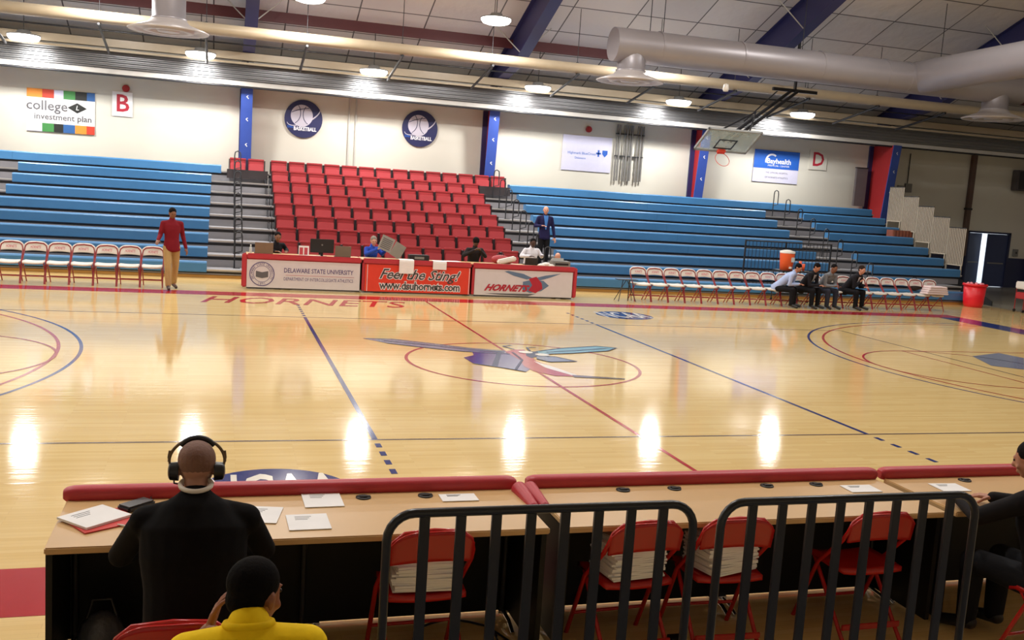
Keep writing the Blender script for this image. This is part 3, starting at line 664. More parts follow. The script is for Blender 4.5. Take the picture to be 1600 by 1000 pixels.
# white chairs behind the far right edge are a rack, see below
nc = folding_chair('folding_chair', 'chair', CHREDN, CHREDN, CHREDN); tr = proto_tree(nc); u_ = [False]
near = [(-4.72, -10.12, 0, 'red steel folding chair under the man with headphones'), (-3.48, -9.42, .03, 'red steel folding chair with white papers, left of the black railing gap'), (-2.26, -9.42, .06, 'red steel folding chair with white papers at the centre of the middle table'),
        (-1.66, -9.42, -.04, 'red steel folding chair with white papers, behind the gap between the railings'), (-.68, -9.42, .0, 'empty red steel folding chair at the right part of the middle table'), (.30, -9.9, .1, 'red steel folding chair of the suited man at the right edge'), (-4.42, -11.25, 0, 'red steel folding chair under the person in yellow')]
for x, y, a, lb in near: place(tr, u_, (x, y + .2 if y > -9.6 else y, 0), a, lb, 'red chairs at the near tables', (1.1, 1.0, 1.07))
for i, (x, y) in enumerate(((-3.48, -9.24), (-2.26, -9.24), (-1.66, -9.24))):
    t = thing('paper_stack', ['stack of white programs on the left red chair', 'stack of white programs on the chair at the middle table centre', 'stack of white programs on the chair behind the railing gap'][i], 'papers', (x, y, .49), .1 * i, 'paper stacks on the red chairs')
    mb = MB()
    for k in range(15):
        rz = random.uniform(-.12, .12); mb.box(-.17, .17, -.15, .13, .012 * k, .012 * k + .011, Matrix.Rotation(rz, 4, 'Z') @ Matrix.Translation((random.uniform(-.01, .01), 0, 0)))
    mb.build('sheets', PAPER, t)
    MB().box(-.13, .15, -.12, .10, .18, .215, Matrix.Rotation(.3, 4, 'Z'), bev=.006).build('booklet', mat('grey booklet', (176, 178, 180), .5), t)

# ================================================================== SCORE TABLES (far)
def score_table(label, x0, x1, kind, y=9.0):
    cx = (x0 + x1) / 2; w_ = (x1 - x0) / 2
    t = thing('score_table', label, 'table', (cx, y, 0), 0, 'press tables on the far sideline')
    MB().box(-w_, w_, .06, .78, .78, .81, bev=.004).build('tabletop', LAM, t)
    MB().box(-w_ + .02, w_ - .02, .05, .09, .06, .78).build('front_panel', BLACK, t)
    for s in (-1, 1): MB().box(s * (w_ - .02) - .015, s * (w_ - .02) + .015, .06, .7, .05, .78).build('side_panel', BLACK, t)
    pad = MB(); pad.box(-w_, w_, -.03, .07, .70, .84, bev=.03)
    if kind == 'seal': pad.box(-w_ - .10, -w_ + .02, -.03, .07, .05, .84, bev=.025)
    if kind == 'hornet': pad.box(w_ - .05, w_ + .05, -.03, .07, .05, .82, bev=.025)
    if kind != 'seal': pad.box(-w_, -w_ + .07, -.02, .05, .05, .8, bev=.02)
    pad.build('padding', REDPAD, t)
    a, b = (-w_ + (.015 if kind == 'seal' else .07), w_ - (.07 if kind == 'hornet' else .03))
    sg = MB().box(a, b, -.015, .05, .05, .70).build('sign_panel', C['sting'] if kind == 'sting' else mat('white sign board', (214, 208, 212), .3), t)
    MB().box(a, b, -.0, .05, .025, .05).build('base_strip', DARK, t)
    def T(s_, sz, x, z, m, **k): text_mb(s_, sz, wallmx(x, -.018, z), **k).build('lettering', m, sg).location = (0, 0, 0)
    if kind == 'seal':
        sc = -3.64 - cx
        MB().ring((sc, .37), .265, .285, z=-.018, plane='xz').ring((sc, .37), .185, .195, z=-.018, plane='xz').build('seal_rings', C['violet'], sg)
        mbk = MB(); mbk.add([(sc - .14, -.019, .30), (sc, -.019, .27), (sc + .14, -.019, .30), (sc + .14, -.019, .44), (sc, -.019, .41), (sc - .14, -.019, .44)], [(0, 1, 4, 5), (1, 2, 3, 4)]); mbk.build('seal_book', C['grey'], sg)
        rt_ = MB()
        for word, a0, fl in (('DELAWARE STATE UNIVERSITY', PI * .98, 1), ('1891', -PI * .62, -1)):
            for i, ch in enumerate(word):
                if ch == ' ': continue
                if fl > 0: an = PI * 1.15 - i * (PI * 1.3 / (len(word) - 1)); rr = an - PI / 2
                else: an = -PI * .5 + (i - 1.5) * .2; rr = an + PI / 2
                text_mb(ch, .07, Matrix.Translation((sc + .23 * math.cos(an), -.019, .37 + .23 * math.sin(an))) @ Matrix.Rotation(PI / 2, 4, 'X') @ Matrix.Rotation(rr, 4, 'Z'), rt_)
        rt_.build('seal_lettering', C['violet'], sg)
        T('DELAWARE STATE UNIVERSITY', .15, -2.33 - cx, .47, C['violet'], width=1.62, bold=.002)
        MB().box(-3.1 - cx, -1.5 - cx, -.019, -.017, .36, .366).build('rule', C['pink'], sg)
        T('DEPARTMENT OF INTERCOLLEGIATE ATHLETICS', .11, -2.33 - cx, .27, C['violet'], width=1.62)
    if kind == 'sting':
        for bo, m, off in ((.018, C['white'], -.017), (.0, C['charcoal'], -.02)):
            text_mb('Feel the Sting!', .34, wallmx(.07, off, .475), shear=.42, bold=bo * .8 + .004, width=2.0 + bo * 2).build('lettering', m, sg)
            text_mb('www.dsuhornets.com', .27, wallmx(.07, off, .20), bold=bo + .005, width=2.0 + bo * 2).build('lettering', m, sg)
        for x in (-w_ + .12, w_ - .06): MB().box(x, x + .012, -.019, -.017, .05, .70).build('border_line', C['white'], sg)
    if kind == 'hornet':
        def pl(n, pts, m, off): MB().add([(x - cx, off, z) for x, z in pts], [list(range(len(pts)))]).build(n, m, sg)
        sl_ = mat('print slate blue', (96, 120, 150), .5)
        pl('wing', [(3.0, .52), (2.75, .62), (2.35, .68), (2.25, .66), (2.5, .56), (2.85, .48)], sl_, -.018)
        pl('wing', [(3.05, .52), (3.35, .6), (3.75, .66), (3.5, .56), (3.2, .47)], sl_, -.018)
        pl('abdomen', [(2.75, .42), (3.0, .48), (3.3, .46), (3.45, .34), (3.25, .2), (2.95, .14), (2.75, .22)], sl_, -.019)
        pl('thorax', [(2.9, .5), (3.1, .56), (3.25, .4), (3.28, .26), (3.1, .14), (2.9, .2), (3.0, .34)], C['crimson'], -.021)
        pl('tail', [(1.75, .1), (3.1, .12), (2.9, .06), (2.2, .07)], C['grey'], -.018)
        text_mb('HORNETS', .22, wallmx(2.34 - cx, -.022, .24), shear=.6, bold=.01, width=1.2).build('lettering', C['crimson'], sg)
    return t
score_table('press table with the round seal and university name', -4.0, -1.33, 'seal')
score_table('press table with the red slogan sign', -1.31, 1.40, 'sting')
score_table('press table with the flying hornet sign', 1.42, 4.15, 'hornet')

# things on the score tables
TT = .81
def laptop(label, x, y, m, rz=0, wd=.38):
    t = thing('laptop', label, 'laptop', (x, y, TT), rz, 'laptops on the press tables')
    MB().box(-wd / 2, wd / 2, 0, .26, 0, .02, bev=.004).build('keyboard_base', DARK, t)
    MB().box(-wd / 2, wd / 2, -.008, .008, 0, .26, Matrix.Translation((0, -.01, .018)) @ Matrix.Rotation(.12, 4, 'X'), bev=.004).build('lid', m, t)
laptop('brown backed laptop at the left end of the seal table', -3.6, 9.3, KRAFT, .03, .42)
laptop('grey brown laptop right of the black monitor', -1.75, 9.3, mat('taupe lid', (118, 108, 98), .4), 0, .38)
t = thing('monitor', 'black flat monitor on the seal table', 'monitor', (-2.25, 9.32, TT)); MB().box(-.28, .28, -.02, .02, .09, .42, bev=.008).build('screen', DARK, t); MB().box(-.03, .03, .0, .04, 0, .2).build('stand', DARK, t); MB().box(-.12, .12, -.06, .1, 0, .012).build('base', DARK, t); MB().tube((0, -.022, .28), (0, -.024, .28), .02).build('emblem', GREYP, t)
def flat(name, label, cat, x, y, z, w_, d_, h=.004, rz=0, m=PAPER, group=None, tilt=0):
    o = MB().box(-w_ / 2, w_ / 2, -d_ / 2, d_ / 2, 0, h, Matrix.Rotation(tilt, 4, 'X')).build(name, m, loc=(x, y, z)); o.rotation_euler = (0, 0, rz); return tag(o, label, cat, group)
t = thing('leaflet_holder', 'stand of printed leaflets left of the monitor', 'leaflets', (-2.68, 9.28, TT)); MB().box(-.12, .12, -.01, .01, 0, .24).build('leaflet', PAPER, t); MB().box(-.1, -.02, -.013, -.009, .03, .2).box(.01, .09, -.013, -.009, .03, .2).build('print', C['pink'], t)
flat('paper_sheets', 'loose white sheets in front of the monitor', 'papers', -2.45, 9.16, TT, .35, .2, .02)
t = thing('water_bottle', 'small clear water bottle at the left end of the press tables', 'bottle', (-3.9, 9.35, TT)); MB().lathe([(0, 0), (.032, 0), (.033, .13), (.014, .17), (.014, .19), (0, .19)], seg=14).build('bottle', mat('clear plastic', (220, 226, 226), .1, alpha=.6), t); MB().lathe([(.015, .185), (.015, .21), (0, .21)], seg=12).build('cap', CHWHITE, t)
t = thing('equipment_case', 'low black equipment case on the slogan table', 'case', (.13, 9.42, TT)); MB().box(-.25, .25, -.12, .14, 0, .14, bev=.01).build('case', DARK, t); MB().box(-.12, .12, -.125, -.12, .04, .1).build('label_plate', GREYP, t)
for lab, x, w_, l_ in (('long white sheet hanging over the slogan table front', -.25, .36, .33), ('short white sheet hanging over the slogan table front', .57, .34, .20)):
    t = thing('hanging_sheet', lab, 'paper', (x, 8.955, .845), 0, 'sheets hanging over the slogan table')
    p = [(.22, .006), (.0, .01), (-.03, -.0), (-.038, -.04), (-.036, -l_)]
    v = [(sx * w_ / 2, a, b) for a, b in p for sx in (-1, 1)]; MB().add(v + [(a, b + .003, c - .003) for a, b, c in v], [(2 * i, 2 * i + 1, 2 * i + 3, 2 * i + 2) for i in range(4)] + [(10 + 2 * i, 12 + 2 * i, 13 + 2 * i, 11 + 2 * i) for i in range(4)]).build('sheet', PAPER, t)
flat('paper_sheets', 'white sheets lying at the right of the slogan table', 'papers', .95, 9.25, TT, .4, .25, .03, .2)
t = thing('towel', 'folded white towel draped left of the man in white', 'towel', (2.42, 9.35, TT)); MB().box(-.24, .24, -.1, .1, .05, .17, Matrix.Rotation(-.25, 4, 'Y'), bev=.03).build('cloth', CHWHITE, t)
t = thing('red_bag', 'soft red bag on the hornet table', 'bag', (2.3, 9.62, TT)); MB().ell((0, 0, .1), (.25, .12, .12)).ell((.18, -.02, .08), (.16, .1, .09)).build('bag', REDSEAT, t); MB().path([(-.1, 0, .2), (-.05, -.02, .27), (.05, -.02, .27), (.1, 0, .2)], .01).build('handle', DARK, t)
t = thing('printer', 'grey printer at the right end of the hornet table', 'printer', (3.85, 9.38, TT)); MB().box(-.24, .24, -.14, .16, 0, .15, bev=.015).build('body', GREYP, t); MB().box(-.2, .1, -.02, .12, .15, .22, Matrix.Rotation(-.25, 4, 'X')).build('paper_tray', mat('light grey plastic', (172, 170, 166), .5), t); MB().box(-.18, .18, -.145, -.14, .05, .1).build('slot', DARK, t)
t = thing('crumpled_paper', 'crumpled white cloth beside the grey printer', 'cloth', (3.42, 9.22, TT)); mb = MB()
for a in ((-.12, 0, .03, .11, .08, .045), (0, .02, .05, .12, .09, .06), (.12, -.02, .03, .1, .07, .04)): mb.ell(a[:3], a[3:])
mb.build('cloth', CHWHITE, t)
t = thing('laptop', 'small black laptop before the man in white', 'laptop', (3.1, 9.5, TT), 0, 'laptops on the press tables'); MB().box(-.17, .17, 0, .22, 0, .02).build('keyboard_base', DARK, t); MB().box(-.17, .17, -.007, .007, 0, .19, Matrix.Rotation(.2, 4, 'X')).build('lid', DARK, t)
t = thing('newspaper', 'open grey newspaper held up by the reader in blue', 'newspaper', (-.58, 9.62, .95), .1)
MB().box(-.32, .02, -.004, .004, 0, .36, Matrix.Rotation(.38, 4, 'Y')).box(.0, .34, -.004, .004, -.02, .34, Matrix.Translation((.02, 0, .0)) @ Matrix.Rotation(.5, 4, 'Y') @ Matrix.Rotation(.3, 4, 'Z')).build('pages', mat('newsprint', (150, 148, 144), .8), t)
mb = MB()
for k in range(6): mb.box(-.28, -.02, -.006, -.0045, .05 + k * .045, .075 + k * .045, Matrix.Rotation(.38, 4, 'Y'))
mb.build('print_columns', C['grey'], t)

# ================================================================== COURTSIDE THINGS RIGHT
t = thing('scoring_stand', 'thin black folding stand left of the right chair row', 'stand', (5.65, 9.15, 0)); MB().box(-.28, .28, -.12, .12, .56, .575).build('shelf', DARK, t)
for s in (-1, 1): MB().tube((s * .25, -.15, 0), (s * .05, .1, .56), .01, seg=6).tube((s * .25, .15, 0), (s * .05, -.1, .56), .01, seg=6).build('leg', DARK, t)
MB().tube((.08, 0, .0), (.08, 0, .56), .012, seg=6).build('pole', DARK, t)
t = thing('towel_stack', 'folded white towels piled on the last right chairs', 'towels', (15.4, 9.15, .5))
mb = MB()
for k in range(4): mb.box(-.38 + .03 * k, .38 - .02 * k, -.18, .17, .06 * k, .06 * k + .055, bev=.02)
mb.build('cloth', mat('pinkish white towel', (232, 214, 214), .8), t)
t = thing('water_cooler', 'round orange drink cooler with white lid on a black cart', 'drink cooler', (11.22, 10.45, .92)); t.scale = (.85, .85, 1.12)
MB().lathe([(0, 0), (.21, 0), (.25, .42), (.25, .44), (0, .44)], seg=24).build('tank', ORANGE, t); MB().lathe([(.26, .44), (.26, .49), (.1, .52), (0, .52)], seg=24).build('lid', CHWHITE, t)
MB().box(-.03, .03, -.30, -.2, .05, .1).build('spigot', CHWHITE, t); MB().box(.02, .14, -.262, -.24, .22, .34).build('label_patch', mat('pale label', (190, 200, 206), .5), t)
t = thing('drink_cart', 'black cart carrying the orange drink cooler', 'cart', (11.4, 10.45, 0)); MB().box(-.45, .5, -.28, .28, .88, .92).build('top_shelf', DARK, t); MB().box(-.45, .5, -.28, .28, .25, .28).build('lower_shelf', DARK, t)
for sx in (-.42, .47):
    for sy in (-.25, .25): MB().tube((sx, sy, .05), (sx, sy, .9), .015).build('leg', DARK, t); MB().tube((sx, sy - .012, .04), (sx, sy + .012, .04), .04).build('wheel', DARK, t)
t = thing('cup_stack', 'small orange cups beside the drink cooler', 'cups', (11.65, 10.4, .92)); MB().lathe([(0, 0), (.03, 0), (.045, .28), (0, .28)], seg=12).lathe([(0, 0), (.03, 0), (.045, .2), (0, .2)], (.13, .02, 0), 12).build('cups', ORANGE, t)
t = thing('trash_can', 'tall bright red bin at the right end of the bleacher', 'trash can', (18.3, 10.75, 0)); t.scale = (.8, .8, .95)
RB = mat('bright red plastic', (222, 26, 40), .35)
MB().lathe([(0, 0), (.33, 0), (.37, .1), (.42, .72), (.40, .72), (.35, .1), (0, .08)], seg=28).build('body', RB, t); MB().lathe([(.42, .70), (.46, .71), (.46, .78), (.40, .78)], seg=28).build('rim', RB, t)
mb = MB()
for k in range(9): a = k * .7; mb.ell((.27 * math.cos(a), .27 * math.sin(a), .76), (.06, .06, .06), 8, 6)
mb.build('litter_bag', mat('pink litter', (226, 140, 150), .6), t)
t = thing('ball_rack', 'red wheeled ball rack at the right edge', 'ball rack', (19.35, 9.62, 0))
MB().box(-.4, .5, -.2, .2, .72, .95, bev=.03).build('top_tray', CHWHITE, t); MB().box(-.36, .5, -.18, .18, .42, .62, bev=.02).build('lower_tray', REDST, t)
for sx in (-.35, .45):
    for sy in (-.17, .17): MB().tube((sx, sy, .08), (sx, sy, .75), .015).build('post', CHRED, t); MB().tube((sx, sy - .015, .05), (sx, sy + .015, .05), .05).build('wheel', DARK, t)
o = MB().ell((0, 0, 0), .12, 18, 12).build('basketball', mat('dark red ball', (120, 36, 34), .5), loc=(19.15, 9.4, .12)); tag(o, 'dark red basketball on the floor under the ball rack', 'basketball')
t = thing('backpack', 'dark backpack slumped on the lowest right bench', 'backpack', (16.35, 11.2, .42)); MB().ell((0, 0, .17), (.26, .16, .19)).ell((.02, -.12, .12), (.16, .08, .11)).build('body', mat('dark brown cloth', (40, 32, 36), .8), t); MB().path([(-.1, 0, .33), (-.05, 0, .4), (.05, 0, .4), (.1, 0, .33)], .012).build('strap', DARK, t)
t = thing('coat', 'dark coat thrown over the aisle step above the seated men', 'coat', (14.0, 11.6, dz(0))); MB().ell((0, 0, .16), (.3, .2, .16)).ell((.28, -.04, .1), (.22, .16, .1)).ell((-.2, .02, .25), (.16, .14, .14)).build('cloth', mat('black cloth', (22, 22, 26), .85), t); MB().ell((.42, -.05, .06), (.14, .08, .06)).build('sleeve', mat('black cloth', (22, 22, 26), .85), t)
t = thing('brown_crate', 'reddish brown slatted crate on the upper right bleacher end', 'crate', (19.1, 15.75, dz(5))); MB().box(-.3, .55, -.15, .2, 0, .42).build('box', mat('brown crate', (122, 66, 50), .6), t)
for k in range(6): MB().box(-.28 + k * .14, -.2 + k * .14, -.17, -.15, .02, .4).build('slat', mat('brown crate lit', (150, 84, 60), .6), t)  # slats repeat the crate brown lighter, light put into the colour

# ================================================================== NEAR TABLES
def near_table(label, x0, x1, lpad, rpad):
    cx = (x0 + x1) / 2; w_ = (x1 - x0) / 2
    t = thing('press_table', label, 'table', (cx, -9.0, 0), 0, 'press tables on the near sideline')
    top = MB(); top.box(-w_ + .02, w_ - .02, -.35, .37, .765, .80, bev=.006); top.build('tabletop', LAM, t)
    MB().box(-w_ + .03, w_ - .03, .30, .34, .035, .765).build('front_panel', BLACK, t)
    MB().box(-w_ + .03, w_ - .03, .345, .37, .035, .72).build('sign_panel', C['sting'], t)
    for s in (-1, 1): MB().box(s * (w_ - .035) - .015, s * (w_ - .035) + .015, -.30, .33, .06, .765).build('side_panel', BLACK, t)
    p = MB(); cy_, cz_ = .40, .825
    secs = [(-w_, .55), (-w_ + .015, .8), (-w_ + .05, .97), (-w_ + .09, 1), (w_ - .09, 1), (w_ - .05, .97), (w_ - .015, .8), (w_, .55)]
    vs = []; n_ = 20
    for xx, k_ in secs:
        for i in range(n_):
            a = 2 * PI * i / n_; ca, sa = math.cos(a), math.sin(a)
            vs.append((xx, cy_ + .05 * k_ * math.copysign(abs(ca) ** .75, ca), cz_ + .047 * k_ * math.copysign(abs(sa) ** .75, sa)))
    p.add(vs, [(i * n_ + k, i * n_ + (k + 1) % n_, (i + 1) * n_ + (k + 1) % n_, (i + 1) * n_ + k) for i in range(len(secs) - 1) for k in range(n_)], True)
    p.add(vs, [list(range(n_))[::-1], list(range((len(secs) - 1) * n_, len(secs) * n_))])
    p.build('padding', REDPAD, t)
    for s, on in ((-1, lpad), (1, rpad)):
        if on: MB().tube((s * w_, .02, .80), (s * w_, .32, .81), .03, .05, seg=14).ell((s * w_, .02, .80), .03).build('corner_pad', REDPAD, t)
    for fx in (-w_ + .08, .0, w_ - .08):
        lg = MB().tube((fx, .25, .04), (fx, .25, .765), .016).build('leg', DARK, t)
        MB().path([(fx, .30, .05), (fx, .24, .065), (fx, .1, .055), (fx, .0, .02)], .014, seg=8).path([(fx + .07, .30, .04), (fx + .07, .24, .055), (fx + .07, .12, .045), (fx + .07, .04, .015)], .012, seg=8).box(fx - .03, fx + .1, .22, .27, .05, .066).build('foot', CHROME, lg)
    return t
near_table('wide wooden press table where the man with headphones sits', -5.37, -2.77, False, True)
near_table('middle wooden press table behind the black railings', -2.70, -.10, True, False)
near_table('wooden press table at the right edge of the picture', -.07, 2.53, False, True)
GR = mat('black grommet', (30, 26, 24), .5)
for x in (-3.74, -3.37, -2.09, -1.73, -1.05, -.67, .56):
    tname = 'left' if x < -2.7 else ('middle' if x < -.1 else 'right')
    k = {-3.74: 'left one on the left table', -3.37: 'right one on the left table', -2.09: 'first on the middle table', -1.73: 'second on the middle table', -1.05: 'third on the middle table', -.67: 'fourth on the middle table', .56: 'one on the right table'}[x]
    t = thing('cable_grommet', 'round black cable grommet, ' + k, 'cable grommet', (x, -8.73, .80), 0, 'cable grommets')
    MB().lathe([(.045, 0), (.045, .006), (.03, .008), (.03, .002), (0, .002)], seg=20).build('ring', GR, t)
    MB().box(-.02, .04, -.012, .012, .004, .012).build('flap', GR, t)
PT = .802
def sheet(label, x, y, w_, d_, rz, h=.004, printed=True, m=PAPER, z=PT):
    t = thing('paper_sheet', label, 'paper', (x, y, z), rz, 'papers on the near tables')
    MB().box(-w_ / 2, w_ / 2, -d_ / 2, d_ / 2, 0, h).build('sheet', m, t)
    if printed:
        mb = MB()
        for k in range(3): mb.box(-w_ * .3, w_ * (.1 - .05 * k), d_ * (.32 - .09 * k), d_ * (.32 - .09 * k) + .006, h, h + .0006)
        mb.build('print', C['grey'], t)
sheet('red folder lying under the white papers', -5.13, -8.99, .30, .26, .55, .006, False, mat('red folder', (206, 60, 56), .5))
sheet('stack of white papers on the red folder', -5.17, -8.96, .27, .24, .75, .012, True, PAPER, PT + .007)
sheet('white sheet by the right elbow of the man with headphones', -4.33, -8.98, .2, .26, -.2)
sheet('white card on the left table, nearer the red padding', -3.98, -8.76, .22, .25, .02)
sheet('white card on the left table, nearer the table edge', -4.09, -9.12, .22, .24, .02)
sheet('white sheet at the right end of the left table', -3.18, -8.79, .22, .13, .0)
sheet('white sheet on the right part of the middle table', -.40, -8.85, .23, .15, -.03)
sheet('white sheet on the rightmost table', .30, -8.88, .22, .17, -.06)
t = thing('phone', 'black handset with a cable on the left table', 'phone', (-4.98, -8.79, PT), -.8); MB().box(-.05, .05, -.09, .09, 0, .03, bev=.01).build('body', mat('dark grey plastic', (30, 30, 36), .35), t)
MB().path([(-.0, .09, .015), (-.06, .15, .01), (-.15, .13, .008), (-.2, .18, .008)], .004, seg=6).build('cable', DARK, t)
o = MB().tube((-.055, .0, .006), (.055, 0, .006), .005).build('pen', CHWHITE, loc=(-5.0, -9.10, PT)); o.rotation_euler = (0, 0, -.5); tag(o, 'white pen beside the sleeve on the left table', 'pen')
t = thing('shoulder_bag', 'grey shiny bag under the left table', 'bag', (-5.12, -9.05, 0)); t.scale = (.75, .75, .8); MB().ell((0, 0, .2), (.17, .13, .22)).ell((.05, -.02, .1), (.17, .14, .12)).build('body', mat('grey nylon', (70, 72, 80), .35, bump=.5, scale=20), t); MB().path([(-.1, 0, .36), (-.06, 0, .5), (.06, 0, .5), (.1, 0, .36)], .01).build('strap', DARK, t)
t = thing('power_cable', 'black cable looping on the floor under the tables', 'cable', (-2.9, -9.0, 0)); MB().path([(-.3 + .25 * math.cos(a * .5), .25 * math.sin(a * .5), .012 + .01 * (a % 2)) for a in range(14)] + [(.1, -.3, .01), (.5, -.4, .01), (1.0, -.2, .01)], .007, seg=6).build('cable', DARK, t); MB().box(.98, 1.06, -.23, -.17, 0, .03).build('plug', DARK, t)

# near stand deck and railings
t = thing('stand_deck', 'low dark platform at the foot of the near stands', 'platform', (0, -12.6, 0)); MB().box(-9, 9, -1.6, 1.32, .38, .45).build('deck', DECK, t); MB().box(-9, 9, 1.28, 1.31, 0, .38).build('fascia', DARK, t)
RAILM = mat('black powder coat', (17, 19, 25), .28)
for x0, x1, lb in ((-4.04, -2.94, 'left'), (-2.83, -1.71, 'right')):
    t = thing('guard_railing', f'black steel railing panel with flat bars, the {lb} one', 'railing', (x0, -11.22, .45), 0, 'black railings before the tables')
    W_ = x1 - x0; R_c = .09; H = 1.125
    arc1 = [(R_c - R_c * math.cos(a), 0, H - R_c + R_c * math.sin(a)) for a in [i * PI / 12 for i in range(7)]]
    arc2 = [(W_ - x, 0, z) for x, _, z in arc1][::-1]
    MB().path([(0, 0, 0)] + arc1 + arc2 + [(W_, 0, 0)], .0155, seg=10).build('frame_tube', RAILM, t)
    for k in range(1, 9): MB().box(W_ * k / 9 - .017, W_ * k / 9 + .017, -.006, .006, .08, H - .01).build('bar', RAILM, t)
    MB().tube((0, 0, .08), (W_, 0, .08), .018).build('bottom_rail', RAILM, t)
    for x in (0, W_): MB().lathe([(.05, 0), (.05, .008), (0, .008)], (x, 0, 0), 12).build('base_flange', RAILM, t)

# ================================================================== PEOPLE
def remesh(mb, vox, smooth=2, name='x', factor=.6):
    o = mb.build(name, [])
    m = o.modifiers.new('r', 'REMESH'); m.mode = 'VOXEL'; m.voxel_size = vox; m.use_smooth_shade = True
    if smooth: s = o.modifiers.new('s', 'SMOOTH'); s.iterations = smooth; s.factor = factor
    dg = bpy.context.evaluated_depsgraph_get(); dg.update()
    me = bpy.data.meshes.new_from_object(o.evaluated_get(dg)); old = o.data
    bpy.data.objects.remove(o); bpy.data.meshes.remove(old)
    return me
def cap(mb, a, b, ra, rb, seg=12):
    mb.tube(a, b, ra, rb, seg=seg); mb.ell(a, ra, seg, 8); mb.ell(b, rb, seg, 8)
def chain(mb, pts, rs, seg=12):
    for i in range(len(pts) - 1): cap(mb, pts[i], pts[i + 1], rs[i], rs[i + 1], seg)
def mobj(name, me, m, parent):
    me.name = name; me.materials.clear(); me.materials.append(m); o = bpy.data.objects.new(name, me); COL.objects.link(o); o.parent = parent
    for p in me.polygons: p.use_smooth = True
    return o
def V(*a): return Vector(a)
def hand(mb, wr, d, n, k=1, curl=.5, side=1):
    """palm and five fingers; d = pointing direction, n = palm normal (curl towards it)"""
    d = Vector(d).normalized(); n = Vector(n); n = (n - d * n.dot(d)).normalized(); s = d.cross(n) * side
    wr = Vector(wr)
    for q in (-.026, -.009, .009, .026): cap(mb, wr + s * q * .8 * k, wr + d * .085 * k + s * q * k, .015 * k, .0125 * k, 8)
    for q, L in ((-.03, .062), (-.01, .075), (.01, .082), (.03, .074)):
        p = wr + d * .088 * k + s * q * k; a = curl * .5; dd = d
        for j, f in enumerate((.45, .32, .23)):
            dd = (dd * math.cos(a) + n * math.sin(a)).normalized(); p2 = p + dd * L * f * k
            cap(mb, p, p2, (.0088 - .0008 * j) * k, (.0082 - .0008 * j) * k, 8); p = p2
            nn = (n - dd * n.dot(dd)).normalized(); n_keep = nn; a = curl * .7
            dd = dd
    t0 = wr + d * .03 * k + s * .03 * k; td = (d * .7 + s * .7 + n * .25).normalized(); t1 = t0 + td * .04 * k; t2 = t1 + (td * .8 + n * .35 + d * .2).normalized() * .032 * k
    cap(mb, t0, t1, .012 * k, .0105 * k, 8); cap(mb, t1, t2, .0105 * k, .009 * k, 8)
def head_mb(mb, c, R, k=1, face=True):
    """c = head centre, R = 3x3 rotation, local +y = facing"""
    def q(x, y, z): return c + R @ V(x, y, z) * k
    M3 = R.to_4x4()
    def E(x, y, z, r): mb.ell(q(x, y, z), tuple(v * k for v in r), 16, 10, M3)
    E(0, -.012, .03, (.074, .094, .083)); E(0, .022, -.035, (.060, .068, .075)); E(0, .045, -.085, (.034, .032, .026)); E(0, .05, -.01, (.056, .045, .06))
    E(0, .1, -.018, (.0125, .02, .02)); E(0, .092, .005, (.009, .014, .025)); E(0, .083, .03, (.045, .012, .009)); E(0, .088, -.058, (.022, .011, .006)); E(0, .085, -.068, (.019, .011, .006))
    for s in (-1, 1): E(s * .077, -.005, -.008, (.009, .017, .032)); E(s * .083, -.012, .002, (.008, .012, .02)); E(s * .04, .062, -.03, (.024, .02, .02))
